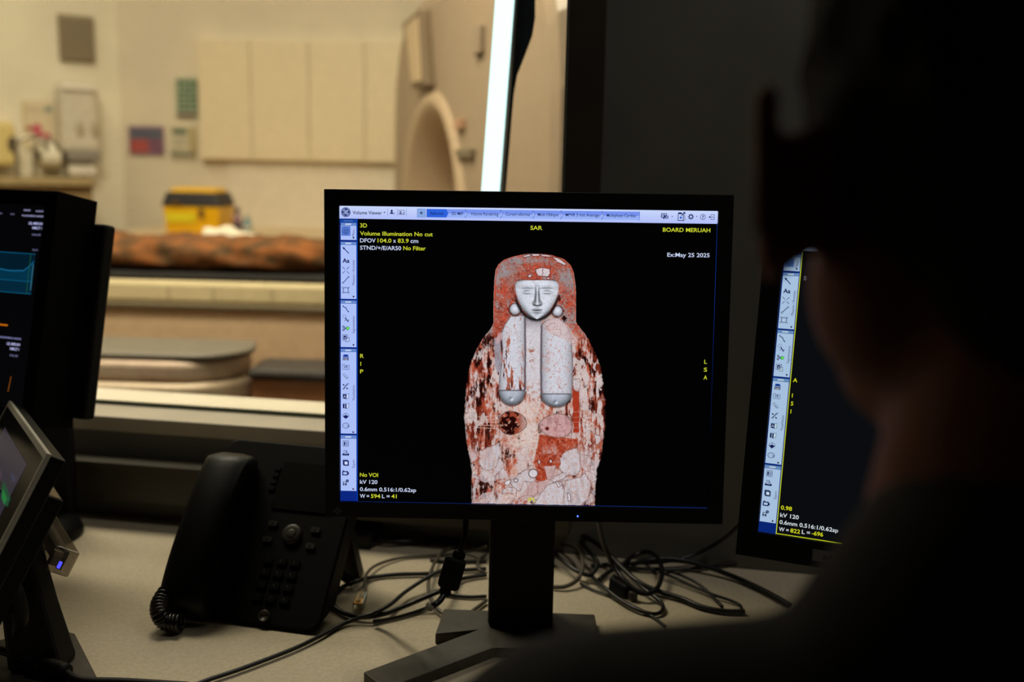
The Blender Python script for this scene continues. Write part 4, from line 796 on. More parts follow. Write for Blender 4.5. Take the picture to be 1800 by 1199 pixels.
# stand: column and spread base
mb = MB()
mb.loft([[(x-.0355,y,z),(x+.0355,y,z),(x+.0355,y2,z),(x-.0355,y2,z)] for x,y,y2,z in ((.0155,1.018,1.062,DESK+.012),(.0155,1.022,1.066,.90),(.0155,1.03,1.072,1.0),(.0155,1.034,1.074,1.10))])
mb.build('column', BLK, mon, bevel=.004)
mb = MB(); mb.box((-.045,-.04,-.0735), (.045,.04,-.05), MF.M()); mb.build('neck_plate', BLK2, mon, bevel=.003)
bs = [(-.072,1.068),(.1,1.068),(.108,.99),(.168,.93),(.135,.905),(.052,.972),(-.011,.972),(-.108,.886),(-.142,.918),(-.060,.998)]
bs = [(-.071,1.062),(.100,1.056),(.1,.985),(.175,.912),(.147,.888),(.044,.972),(-.012,.972),(-.115,.884),(-.1405,.9155),(-.031,1.012),(-.076,1.0)]
mb = MB(); mb.prism(bs, DESK, DESK+.012); mb.build('base', DARKM, mon, bevel=.0012)

# ---------------------------------------------------------------- right monitor
m2 = thing('computer_monitor', 'black monitor turned inward at the right, partly hidden behind the person', 'monitor', (.50,.97,DESK), 'viewing monitors')
a, b = RF.loc(1292.5, 974.5, .004)
monitor_head(RF, m2, a, -a, b, .171, .045, HW, HH)
scr2 = MB().box((-HW,-HH,-.004), (HW,HH,0), RF.M()).build('screen', mat('screen_dim_black', (6,7,8), .5, spec=.1, emit=(9,11,14), es=1.), m2)
U2 = UI(RF, scr2, MF, .80, (1.06,1.10,.98)); menubar(U2); toolbar(U2)
U3 = UI(RF, scr2, RF, .95); YE2 = (214,218,30)
mb = MB(); e_ = .0009
a0, b0 = RF.loc(1363.2,938.2); a1, b1 = RF.loc(1406.8,480); bt_ = MF.loc(630,385)[1]; a0 = (a0+a1)/2
for q in ((a0,b0,a0+e_,bt_), (a0,b0,HW,b0+e_)): mb.add([RF.P(q[0],q[1],.0006),RF.P(q[2],q[1],.0006),RF.P(q[2],q[3],.0006),RF.P(q[0],q[3],.0006)], [(0,1,2,3)], U3.c((190,200,30)))
U3.done(mb, 'viewport_border')
overlay(U3, [('S',1412.5,492.5,1417.5,(110,100,110)),('A',1394,671.4,1401.6,YE2),('1',1392,698.6,None,YE2),('5',1390,712.6,None,YE2),('1',1389.4,726.6,None,YE2),('0.98',1372.6,895.2,1392.2,YE2),('kV 120',1371.4,908.2,1404.4,(214,222,228)),
 ('0.6mm 0.516:1/0.62sp',1370.2,920.6,1474.8,(214,222,228)),('W =',1369,933,1386.6,(214,222,228)),('822',1389.2,935.6,1406.4,YE2),('L =',1409.4,938,1424,(214,222,228)),('-696',1427,940.2,1447,YE2)])
qa = [RF.loc(*p, .0042) for p in ((1429,965),(1427,985),(1500,975))]
mb = MB(); lx0 = (qa[0][0]+qa[1][0])/2; mb.box((lx0,qa[1][1],.004), (lx0+.062,qa[0][1],.0048), RF.M()); mb.build('nameplate', mat('grey_nameplate', (104,104,100), .5), m2, label='small grey nameplate')
mb = MB(); a, b = RF.loc(1445.5, 984.2, .005); put_text(mb, RF, 'sdc', a, b, .0062, .0135, .0052, None, .05); mb.build('nameplate_text', mat('black_print', (12,12,12), .6), m2)
mb = MB(); c0 = RF.P(0,0,-.062)
mb.loft([[(c0.x-.035,c0.y-.02+dy,z),(c0.x+.035,c0.y-.02+dy,z),(c0.x+.035,c0.y+.02+dy,z),(c0.x-.035,c0.y+.02+dy,z)] for dy,z in ((.02,DESK+.01),(.01,.9),(-.0,1.06))]); mb.build('column', BLK, m2, bevel=.003)
mb = MB(); mb.prism([(c0.x-.11,c0.y-.07),(c0.x+.11,c0.y-.07),(c0.x+.11,c0.y+.07),(c0.x-.11,c0.y+.07)], DESK, DESK+.01); mb.build('base', DARKM, m2, bevel=.002)

# ---------------------------------------------------------------- big monitor at the left
LF = Fr((-.54579347,1.2,1.22862266), 21, 12.5)                     # origin: its top right front corner
lm_ = thing('computer_monitor', 'black deep monitor with a blue waveform at the left edge, leaning back', 'monitor', (-.66,1.31,DESK))
LWd, LH, LT = .50, .285, .064
mb = MB(); r0, r1, r2 = -.0105, -.018, -.0185
mb.loft([[(x,y,-LT) for x,y in ((-LWd,-LH),(0,-LH),(0,0),(-LWd,0))], [(x,y,0) for x,y in ((-LWd,-LH),(0,-LH),(0,0),(-LWd,0))], [(x,y,0) for x,y in ((-LWd+.02,-LH+.02),(-.0185,-LH+.02),(-.0185,-.0175),(-LWd+.02,-.0175))], [(x,y,-.003) for x,y in ((-LWd+.021,-LH+.021),(-.0195,-LH+.021),(-.0195,-.0185),(-LWd+.021,-.0185))]], LF.M(), None, cap=False)
DEEPB = mat('deep_black_plastic', (4,4,4), .7, spec=.08)
mb.build('bezel', DEEPB, lm_, bevel=.001)
MB().box((-LWd+.01,-LH+.012,-LT-.018), (.018,-.028,-LT+.002), LF.M()).build('back_cover', BLK2, lm_, bevel=.004)
ls = MB().box((-LWd+.02,-LH+.02,-.006), (-.0188,-.0178,-.003), LF.M()).build('screen', mat('screen_left_black', (3,3,4), .5, spec=.1, emit=(4,4,6), es=1.), lm_)
LS = Fr(LF.P(0,0,-.003), 21, 12.5); UL = UI(LS, ls, LS, 1.)
def quadl(pts, rgb, name, c=.0003): mb = MB(); UL.poly(mb, pts, rgb, c); UL.done(mb, name)
def lt(s, x, y, x1, rgb, cap): mb = MB(); UL.txt(mb, s, x, y, x1, rgb, cap, .02, .0006); UL.done(mb, 'screen_text')
G1 = (150,150,190)
lt('250525',42,371,54,G1,3.6); lt('16:36:53',63.5,372.6,76.5,G1,3.6); lt('WALDEARE MEDICAL IMAGING',38.5,380.4,77,G1,3.8); lt('KUB',19,377.8,26,(100,100,130),3.4); lt('ABBEY',-4,376.4,5,(100,100,130),3.4)
lt('LID, MERUAH',51,394.6,76,(180,182,228),5.4); lt('NMR.2T 1',57,402.8,74,(180,182,228),5.4); lt('25 Mar 2025',56.5,414,72,(110,112,150),4.0); lt('PILOT3',57.5,441,67,(100,104,140),3.8)
w_ = [LS.loc(0,441.5),LS.loc(65,447.6),LS.loc(52.5,519.4),LS.loc(0,511)]
dx = LS.P
mb = MB(); al = w_[3][0]-.3; k1 = (w_[1][1]-w_[0][1])/(w_[1][0]-w_[0][0]+1e-9)
ar = (w_[1][0]+w_[2][0])/2; tp = (w_[0][1]+w_[1][1])/2; bo = (w_[2][1]+w_[3][1])/2
def lq(a0,b0,a1,b1,rgb,c,mb): mb.add([LS.P(a0,b0,c),LS.P(a1,b0,c),LS.P(a1,b1,c),LS.P(a0,b1,c)],[(0,1,2,3)],em(rgb))
lq(-LWd+.03,bo,ar,tp,(2,26,40),.0002,mb); h_ = tp-bo
lq(-LWd+.03,bo,ar,bo+h_*.30,(3,38,56),.0003,mb)
pts = []
for i in range(60):
    s = i/59; x = ar-.001-(.44)*s; pts.append((x, bo+h_*(.56+.04*math.sin(s*60)*(s > .05)*.4+.26*math.exp(-((s*.44)/.008)**2)+ .20*(1-math.exp(-(max(0,s*.44-.06)/.09)**2)))))
for p, q in zip(pts, pts[1:]):
    mb.add([LS.P(p[0],bo+h_*.30,.0004),LS.P(q[0],bo+h_*.30,.0004),LS.P(q[0],q[1],.0004),LS.P(p[0],p[1],.0004)],[(0,1,2,3)],em((3,48,70)))
    mb.add([LS.P(p[0],p[1]-.0007,.0005),LS.P(q[0],q[1]-.0007,.0005),LS.P(q[0],q[1]+.0007,.0005),LS.P(p[0],p[1]+.0007,.0005)],[(0,1,2,3)],em((20,96,136)))
for z in (0,.30,.985): lq(-LWd+.03,bo+h_*z,ar,bo+h_*z+.0009,(8,84,118),.0006,mb)
lq(ar-.0075,bo,ar-.0068,tp,(30,92,60),.0006,mb); lq(ar-.0018,bo+h_*.1,ar-.0010,tp-h_*.25,(70,130,150),.0006,mb)
UL.done(mb, 'waveform')
a, b = LS.loc(14,572); mb = MB(); lq(-LWd+.05,b-.001,a,b+.001,(190,100,10),.0004,mb); UL.done(mb,'orange_bar')
a, b = LS.loc(27,589); a2_, b2_ = LS.loc(38,597); mb = MB(); lq(-LWd+.03,b2_,a2_,b2_+.0008,(30,34,90),.0004,mb); UL.done(mb,'divider_line')
lt('WALDEARE MEDICAL IMAGING',-2,593.5,38,(130,132,176),3.8); lt('LID, MERUAH',12.5,606,36,(180,182,228),5.4); lt('NMR.2T 1',18,615,34,(180,182,228),5.4); lt('25 Mar 2025',17.5,626,32,(110,112,150),4.0)
mb = MB(); a, b = LS.loc(19.5,661); a2_, b2_ = LS.loc(14,688); 
for i in range(8): z = b2_+(b-b2_)*i/8; x = a2_+(a-a2_)*i/8; lq(x,z,x+.0012,z+(b-b2_)/12,(150,84,14),.0004,mb)
UL.done(mb,'tick_marks')
pc = onz(105, 950, DESK); mb = MB()
cpt = [LF.P(-.10,-.14,-LT-.016), Vector((-.62,1.30,1.02)), Vector((-.615,1.305,.86)), Vector((-.615,1.30,DESK+.012))]
mb = MB(); mb.loft([[(p.x-.035,p.y-.012,p.z),(p.x+.022,p.y-.012,p.z),(p.x+.022,p.y+.012,p.z),(p.x-.035,p.y+.012,p.z)] for p in [Vector((-.625,1.318,DESK+.004)),Vector((-.622,1.318,.85)),Vector((-.622,1.315,.96)),Vector((-.63,1.33,1.08))]])
mb.build('column', BLK, lm_, bevel=.004)
MB().lathe([(.0,0),(.062,0),(.064,.006),(.058,.02),(.04,.03),(0,.032)], Matrix.Translation((-.645,1.285,DESK+.0002)), 28).build('base', BLK, lm_)

# ---------------------------------------------------------------- tilted touch monitor, lower left
TF = Fr((-.40967895,.85,1.0102892), 60.31, 29.38, 4.7)             # origin: its upper right front corner
tm = thing('touch_monitor', 'small tilted touch monitor with a silver edge at the lower left', 'monitor', (-.47,.93,DESK))
TW, TH_, TT = .34, .225, .018
SILV = mat('brushed_silver_edge', (200,196,184), .4, metal=.15, noise=.06, scale=200)
mb = MB(); oo = [(-TW,-TH_),(0,-TH_),(0,0),(-TW,0)]; ii = [(-TW+.006,-TH_+.006),(-.006,-TH_+.006),(-.006,-.006),(-TW+.006,-.006)]
mb.loft([[(x,y,-.004) for x,y in oo],[(x,y,-.0005) for x,y in oo],[(x*.995-.0006,y*.993-.0006,.0) for x,y in oo],[(x,y,.0) for x,y in ii],[(x,y,-.0008) for x,y in ii]], TF.M(), None, cap=False); mb.build('silver_edge', SILV, tm, label='silver edge')
mb = MB(); mb.box((-TW+.001,-TH_+.001,-TT), (-.001,-.001,-.0035), TF.M()); mb.build('housing', BLK, tm, bevel=.001)
ts = MB().box((-TW+.0062,-TH_+.0062,-.003), (-.0062,-.0062,-.0006), TF.M()).build('screen', mat('touch_glass', (16,15,18), .25, spec=.5), tm)
TS = Fr(TF.P(0,0,-.0005), 60.31, 29.38, 4.7); UT = UI(TS, ts, TS)
sa, sb = TS.loc(47.5,816.5)
mb = MB(); mb.add([TS.P(x,y,.0002) for x,y in ((-TW-sa,-TH_-sb),(sa,-TH_-sb),(sa,sb),(-TW-sa,sb))], [(0,1,2,3)], mat('dim_lilac_picture', (30,28,34), .3, emit=(44,40,52), es=.9)); UT.done(mb, 'picture_area')
mb = MB(); UT.poly(mb, [(8,846),(19,876),(13,892),(3,878),(3,858)], (28,72,46), .0005); UT.poly(mb, [(7,860),(14,878),(8,888),(4,874)], (34,110,54), .0007); UT.done(mb, 'green_icon')
mb = MB(); UT.poly(mb, [(22,830),(28,842),(25,850),(19,838)], (58,56,74), .0004); UT.poly(mb, [(0,826),(5,832),(2,842),(-4,836)], (66,54,62), .0004); UT.done(mb, 'dim_icon')
a, b = TF.loc(107.5, 879.5, -.042)
mb = MB(); mb.box((-.23,-.17,-.045), (a,b,-TT), TF.M()); mb.build('rear_box', BLK2, tm, bevel=.0015)
mb = MB()
for i in range(9): x = a-.004-i*.0055; mb.box((x-.0035,b-.0002,-.042), (x,b+.0006,-.024), TF.M())
mb.build('vent_slots', mat('tan_vent_metal', (150,130,96), .5), tm)
# stand arm and foot
s0 = TF.P(-.12,-.11,-.05); g1, g2 = onz(36, 1192, DESK), onz(118, 1188, DESK)
mid = (g1+g2)/2
mb = MB(); top_ = ony(112, 985, .93)
def armring(c, w, d, z): return [(c[0]-w,c[1]-d,z),(c[0]+w,c[1]-d,z),(c[0]+w,c[1]+d,z),(c[0]-w,c[1]+d,z)]
mb.loft([armring((-.463,.925),.027,.02,DESK+.008), armring((-.475,.93),.022,.017,.83), armring((-.487,.935),.018,.015,.90), armring((-.495,.94),.016,.014,.95)]); mb.build('stand_arm', BLK, tm, bevel=.005)
P_ = [onz(*q, DESK+.008) for q in ((-60,1145),(0,1124),(50,1112),(122,1110),(132,1113),(176,1199),(205,1260),(-60,1260))]
mb = MB(); mb.prism([(p.x,p.y) for p in P_][::-1], DESK, DESK+.008); mb.build('base', DARKM, tm, bevel=.002)
# cable hanging under the touch monitor
pts = [ony(30,960,.90), ony(14,1010,.89), ony(28,1050,.885), ony(36,1090,.885), ony(26,1118,.89)]
o = MB().tube(smooth_path(pts, 8), [.003+.006*math.sin(math.pi*i/32) for i in range(33)], 10).build('cable', BLK, origin=pts[2]); tag(o, 'short thick black cable hanging behind the tilted touch monitor', 'cable')
pts = [onz(-60,1120,DESK+.02), onz(20,1150,DESK+.024), onz(60,1165,DESK+.02), onz(110,1180,DESK+.0165), onz(140,1196,DESK+.0145), onz(220,1199,DESK+.008), onz(330,1206,DESK+.006)]
pp = smooth_path(pts, 6)
t = thing('power_cable', 'thick black power cable across the foot of the touch monitor', 'cable', pts[2])
MB().tube(pp, .0042, 10).build('cord', BLK, t); MB().tube(pp[13:20], .0085, 12).build('plug', BLK, t)
# clear cased board clipped behind
CF = Fr(ony(104, 930, .985), 60, 30, 4.7)
A1 = [CF.loc(*q) for q in ((92,912),(123,968),(102,1012),(52,985))]
t = thing('circuit_board_case', 'clear plastic case with a small circuit board behind the touch monitor', 'circuit board', CF.P(0,0,0))
PLAS = glassmat('clear_case', (225,220,214), .2, .16)
ax0, ax1 = CF.loc(60,925)[0], CF.loc(121,966)[0]; by1 = CF.loc(121,966)[1]; by0 = CF.loc(100,1013)[1]
mb = MB(); mb.box((ax0-.03,by0,-.012), (ax1,by1,.012), CF.M()); mb.build('case', PLAS, t, bevel=.002)
MB().box((ax0-.026,by0+.004,-.004), (ax1-.006,by1-.004,.001), CF.M()).build('board', mat('dark_circuit_board', (40,42,40), .5, noise=.4, scale=300), t)
MB().box((ax0,by0+.008,.001), (ax1-.022,by1-.008,.004), CF.M()).build('chip', mat('dark_chip', (26,24,24), .5), t)
mb = MB(); mb.box((ax1-.014,by1-.02,.001), (ax1-.004,by1-.006,.01), CF.M()); mb.box((ax1-.014,by0+.006,.001), (ax1-.004,by0+.016,.01), CF.M()); mb.build('socket', mat('tin_socket', (160,154,150), .3, metal=.7), t)
a, b = CF.loc(104,993,.012); MB().box((a-.0015,b-.003,.0105), (a+.0015,b+.003,.0128), CF.M()).build('blue_light', mat('blue_lamp', (40,40,220), .3, emit=(70,70,255), es=1.6), t)
# ---------------------------------------------------------------- desk phone
PB = onz(300, 1085, DESK)
PF = Fr(PB, 13, 40.54); PL = .212; PWD = .178
PM = PF.M()
PHB = mat('phone_black_plastic', (7,7,7), .6, spec=.15, bump=.05, scale=900)
ph = thing('desk_phone', 'black desk phone with handset and keypad standing left of the centre monitor', 'phone', (-.28,1.08,DESK), None)
def rr(x0, y0, x1, y1, r, k=4):
    out = []
    for cx, cy, q0 in ((x1-r,y1-r,0),(x0+r,y1-r,90),(x0+r,y0+r,180),(x1-r,y0+r,270)):
        out += [(cx+r*math.cos(R(q0+90*i/k)), cy+r*math.sin(R(q0+90*i/k))) for i in range(k+1)]
    return out
x1p = PF.loc(545,1112)[0]; x0p = PF.loc(470,1085)[0]
body = rr(.0, .004, PWD, PL+.012, .014)
b2 = rr(.001, .034, PWD-.001, PL+.011, .013)
MB().loft([[(x,y,-.03) for x,y in b2],[(x,y,-.001) for x,y in body],[(x*.985+.0013,y*.985+.0015,.002) for x,y in body]], PM).build('body', PHB, ph, bevel=.0012)
sx0, sy1 = PF.loc(505, 812, .003); sx1 = PWD-.02; sy0 = PF.loc(478, 893, .003)[1]
MB().prism(rr(sx0-.004, sy0, sx1, sy1, .003), .0015, .0035, PM).build('screen', mat('unlit_display', (20,18,15), .35, spec=.2), ph)
DK = mat('phone_button', (10,10,10), .6, spec=.12); DK2 = mat('button_print', (60,56,48), .5); RIM = mat('nav_ring_plastic', (46,44,38), .45)
# navigation wheel and its four keys
a, b = PF.loc(512.5, 938.5, .004); 
MB().lathe([(.0118,.0),(.0118,.0035),(.0108,.0045),(.0066,.0045)], PM @ Matrix.Translation((a,b,.001)), 32).build('navigation_wheel', RIM, ph, label='dull grey navigation wheel')
MB().lathe([(.0056,.0),(.0056,.0038),(.004,.0046),(0,.0042)], PM @ Matrix.Translation((a,b,.002)), 24).build('centre_button', DK2, ph)
for x, y in ((479.5,919.5),(469.5,947),(554,931),(545,959.5)):
    a, b = PF.loc(x, y, .004); o = MB().prism(rr(a-.0056,b-.0032,a+.0056,b+.0032,.002), .001, .0042, PM).build('menu_button', RIM, ph)
    MB().prism([(a-.0014,b-.0012),(a+.0014,b-.0012),(a,b+.0014)], .0042, .0044, PM).build('printed_mark', DK, o)
K0 = PF.loc(471,983,.004); K1 = PF.loc(516.5,991,.004); K2 = PF.loc(451,1048,.004)
kx = (K1[0]-K0[0])/2; ky = (K2[1]-K0[1])/3
KD = ['1','2','3','4','5','6','7','8','9','*','0','#']
for i in range(12):
    a = K0[0]+kx*(i % 3); b = K0[1]+ky*(i//3)
    o = MB().prism(rr(a-.0062,b-.0042,a+.0062,b+.0042,.0025), .001, .0042, PM).build('number_key', DK, ph)
    mb = MB(); put_text(mb, PF, KD[i], a-.0012, b-.0013, .0028, None, .0044, None, .0); mb.build('key_text', mat('faint_key_print', (86,80,66), .5), o, fix=False)
a, b = PF.loc(463.8, 1083, .004)
MB().lathe([(.0062,.0),(.0066,.0035),(.0052,.0035),(.0050,.002)], PM @ Matrix.Translation((a,b,.0015)), 24).build('round_key_ring', mat('worn_ring', (60,56,48), .4), ph)
for x, y in ((488,823),(484,834),(480,846),(477,857)):
    a, b = PF.loc(x, y, .004); MB().prism(rr(a-.004,b-.0026,a+.004,b+.0026,.0012), .001, .004, PM).build('side_key', DK, ph)
# rear foot
foot = MB()
fp = [PF.P(PWD*.5, PL*.62, -.03)]
for xa in (.03, PWD-.03):
    top = PF.P(xa, PL*.8, -.028); bot = Vector((top.x+.012, top.y+.035, DESK)); frt = PF.P(xa, .02, -.03)
    foot.loft([[top+PF.h*dx+Vector((0,dy,0)) for dx,dy in ((-.009,-.008),(.009,-.008),(.009,.008),(-.009,.008))], [bot+PF.h*dx+Vector((0,dy,0)) for dx,dy in ((-.012,-.02),(.012,-.02),(.012,.012),(-.012,.012))]])
foot.loft([[PF.P(.02,.02,-.03),PF.P(PWD-.02,.02,-.03),PF.P(PWD-.02,.05,-.03),PF.P(.02,.05,-.03)], [Vector((p.x,p.y,DESK+.0)) for p in (PF.P(.02,.03,-.03),PF.P(PWD-.02,.03,-.03),PF.P(PWD-.02,.13,-.06),PF.P(.02,.13,-.06))]])
foot.build('stand', BLK, ph, bevel=.002)
q = [onz(574,992,DESK+.03), onz(598,1008,DESK+.018), onz(622,1026,DESK+.006)]
MB().tube(q, [.009,.007,.005], 8).build('foot_bar', BLK, ph)
# handset, an arched bar with two thick ends
n = 22; rings = []
hx0, hx1 = -.004, .052; hy1 = PF.loc(440, 788, .045)[1]; hy0 = PF.loc(320, 1083, .02)[1]
for i in range(n+1):
    s = i/n; y = hy0+(hy1-hy0)*s; e = abs(2*s-1)
    topz = .038+.014*(1-e**2)-.012*max(0,(e-.86)/.14)**2; under = .004 if e > .66 else .004+.026*min(1,(.66-e)/.14)
    w = .0275+.0025*e; cx = (hx0+hx1)/2
    if e > .97: w *= .90
    sec = [(cx-w,(topz+under)/2-.004),(cx-w+.003,topz-.006),(cx-w*.5,topz),(cx+w*.5,topz),(cx+w-.003,topz-.006),(cx+w,(topz+under)/2-.004),(cx+w-.003,under),(cx-w+.003,under)]
    rings.append([(x,y,z) for x,z in sec])
hs = MB().loft(rings, PM, None, smooth=True).build('handset', mat('handset_plastic', (9,9,9), .45, spec=.25), ph, bevel=.0015)
# coiled cord
core = smooth_path([PF.P(.02, hy0+.002, .02), onz(300,1040,DESK+.034), onz(283,1058,DESK+.03), onz(281,1078,DESK+.022), onz(292,1092,DESK+.013), onz(318,1096,DESK+.012)], 26)
hel = []; prev = Vector((0,0,1)); L_ = 0
for i, p in enumerate(core):
    t_ = (core[min(i+1,len(core)-1)]-core[max(i-1,0)]).normalized(); s_ = (prev-t_*prev.dot(t_)).normalized(); prev = s_; b_ = t_.cross(s_)
    for k in range(3): ang = 2*math.pi*(i+k/3)/6.; hel.append(p+(t_*0)+s_*math.cos(ang)*.0085+b_*math.sin(ang)*.0085+((core[min(i+1,len(core)-1)]-p)*(k/3)))
MB().tube(hel, .0021, 6).build('coiled_cord', mat('glossy_cord', (22,20,18), .28, spec=.6), ph)

# ---------------------------------------------------------------- cables on the desk
def cb(name, label, pts, r, m, org=(560,880), sc=3.6, cat='cable', group=None, n=8):
    P = [onz(org[0]+x/sc, org[1]+y/sc, DESK+z) for x, y, z in pts]
    o = MB().tube(smooth_path(P, n), r*.66, 8).build(name, m, origin=P[len(P)//2]); return tag(o, label, cat, group)
CB = mat('black_cable', (14,14,14), .38, spec=.5); CG = mat('grey_cable', (86,80,68), .4); CBL = mat('dark_blue_cable', (26,36,116), .45)
Z = .0035
cb('cable', 'black looping cable left of the monitor base, its loop touching the clear plug', [(1062,470,.004),(960,485,.004),(880,505,.006),(800,560,.02),(700,602,.018),(560,662,.010),(420,715,.008),(280,738,.005),(160,712,.004),(95,660,.004),(95,600,.004),(150,548,.004),(240,512,.01),(340,486,.004),(500,468,.004),(700,462,.004),(840,445,.004),(1060,432,.004)], .0042, CB)
cb('cable', 'long thin black cable running to the bottom left edge', [(800,430,.02),(700,480,.016),(560,570,.01),(450,660,.012),(340,715,.012),(180,770,.004),(0,862,.004),(-140,930,.004),(-330,1005,.004),(-520,1075,.004),(-700,1135,.004),(-860,1200,.004)], .0036, CB)
cb('cable', 'thin grey network cable ending in a clear plug beside the phone', [(1062,290,.02),(960,320,.006),(850,338,.003),(700,348,.003),(560,358,.003),(450,378,.004),(360,412,.006),(310,455,.008),(292,510,.010),(278,590,.012)], .0029, CG)
cb('cable', 'grey cable hoop behind the black cable adapter', [(880,285,.003),(800,315,.004),(745,375,.008),(712,450,.012),(695,520,.012),(700,590,.010),(735,665,.008),(800,722,.006),(870,738,.006),(940,720,.005),(1010,672,.004),(1062,632,.004)], .0034, CG)
cb('cable', 'short black cable straight behind the monitor column', [(708,375,.003),(800,384,.003),(940,386,.003),(1062,382,.003)], .0036, CB)
cb('cable', 'black cable lying under the cable adapter', [(780,592,.003),(860,602,.003),(960,610,.003),(1062,606,.003)], .0034, CB)
cb('cable', 'small grey cable curl beside the monitor column', [(1062,342,.004),(1025,365,.005),(1006,400,.006),(1016,438,.006),(1050,455,.004)], .0028, CG)
cb('cable', 'dark blue cable lying along the back of the desk behind the phone', [(-1600,-24,.012),(-1450,-14,.006),(-1300,-2,.006),(-1150,4,.006),(-1000,2,.004),(-900,-2,.004),(-790,2,.004),(-620,20,.004),(-300,70,.004),(0,98,.004),(180,120,.004),(420,138,.004),(640,165,.004),(800,205,.005),(900,245,.004),(1062,268,.004)], .004, CBL)
cb('cable', 'second dark blue cable at the back of the desk under the monitor', [(180,152,.004),(400,160,.004),(600,178,.004),(760,232,.006),(860,262,.005),(1000,250,.004),(1062,240,.004)], .004, CBL)
cb('cable', 'black cable arching over the back of the desk left of the column', [(330,280,.006),(440,242,.006),(600,222,.004),(720,236,.004),(860,232,.004),(1062,180,.004)], .003, CB)
# monitor cable with its adapter block
ad = thing('cable_adapter', 'black block shaped cable adapter hanging under the monitor edge', 'adapter', ony(790,1000,.975))
def cp(x, y, Y): return ony(560+x/3.6, 880+y/3.6, Y)
pth = smooth_path([cp(932,122,.988), cp(930,165,.985), cp(925,230,.98), cp(905,300,.975), cp(890,345,.972)], 8); MB().tube(pth, [.0032-.0004*math.sin(i*.1) for i in range(len(pth))], 10).build('upper_cord', CB, ad)
def obox(p, q, w, d, w2=None):
    ax = (q-p); Ln = ax.length; ax.normalize(); s_ = ax.cross(Vector((0,1,0))).normalized(); t_ = ax.cross(s_)
    def rg(c, a, b): return [c+s_*x+t_*y for x, y in ((-a*.75,-b),(a*.75,-b),(a,-b*.7),(a,b*.7),(a*.75,b),(-a*.75,b),(-a,b*.7),(-a,-b*.7))]
    return [rg(p, w*.75, d*.8), rg(p+ax*.003, w, d), rg(q-ax*.003, w2 or w, d), rg(q, (w2 or w)*.75, d*.8)]
MB().loft(obox(cp(893,318,.974), cp(885,372,.972), .0065, .005)).build('upper_collar', BLK2, ad)
MB().loft(obox(cp(872,362,.972), cp(815,556,.965), .0112, .0075)).build('block', BLK2, ad, bevel=.001)
MB().loft(obox(cp(812,552,.965), cp(790,600,.962), .006, .005)).build('lower_collar', BLK2, ad)
pth = smooth_path([cp(795,590,.962), cp(765,635,.955), cp(720,668,.95)]+[onz(560+x/3.6, 880+y/3.6, DESK+z) for x,y,z in ((680,690,.05),(600,718,.04),(500,746,.025),(420,762,.012),(355,768,.006))], 8)
MB().tube(pth, .0033, 10).build('lower_cord', CB, ad)
a_ = cp(712,655,.949); MB().loft(obox(a_, cp(694,688,.948), .0044, .0044)).build('tag', mat('pale_cable_tag', (150,146,132), .5), ad, label='pale tag around the cord')
# clear network plug at the end of the grey cable
pg = thing('network_plug', 'clear plastic network plug lying beside the phone', 'plug', onz(560+240/3.6, 880+645/3.6, DESK))
P0, P1 = onz(560+276/3.6, 880+594/3.6, DESK+.011), onz(560+236/3.6, 880+700/3.6, DESK+.006)
ax = (P1-P0).normalized(); sd_ = ax.cross(Vector((0,0,1))).normalized(); up_ = sd_.cross(ax)
def pbox(f0_, f1_, w, z0, z1):
    p, q = P0+(P1-P0)*f0_, P0+(P1-P0)*f1_; return [[c+sd_*x+up_*y for x, y in ((-w,z0),(w,z0),(w,z1),(-w,z1))] for c in (p, q)]
MB().loft(pbox(0,.72,.0060,-.004,.004)).build('clear_body', glassmat('clear_plug', (225,222,210), .12, .3), pg, bevel=.0006)
mb = MB()
for i in range(8):
    x = -.0044+i*.00126; p, q = P0+(P1-P0)*.42+sd_*x, P0+(P1-P0)*.72+sd_*x; mb.loft([[c+sd_*dx+up_*dy for dx, dy in ((-.0003,.002),(.0003,.002),(.0003,.0042),(-.0003,.0042))] for c in (p, q)])
mb.build('gold_contacts', mat('gold_contacts', (220,160,60), .3, metal=.8), pg)
MB().loft(pbox(-.25,.25,.0045,-.003,.0032)).build('boot', mat('pale_plug_boot', (150,138,112), .5), pg, bevel=.001)
MB().loft(pbox(.05,.62,.0026,.0042,.0056)).build('latch', glassmat('clear_plug'), pg)
# small black box at the back of the desk
o = thing('power_adapter', 'flat black power adapter at the back of the desk behind the phone', 'adapter', onz(625,955,DESK))
p, q = onz(592,962,DESK), onz(652,968,DESK); d_ = (q-p).normalized(); n_ = Vector((-d_.y,d_.x,0))
MB().loft([[c+n_*a+Vector((0,0,b)) for a, b in ((0,0),(.055,0),(.055,.02),(0,.02))] for c in (p-d_*.03, q)]).build('block', BLK, o, bevel=.003)
MB().tube(smooth_path([q+n_*.02+Vector((0,0,.01)), q+d_*.03+n_*.02+Vector((0,0,.008)), q+d_*.08+n_*.05+Vector((0,0,.004))], 6), .003).build('cord', CB, o)
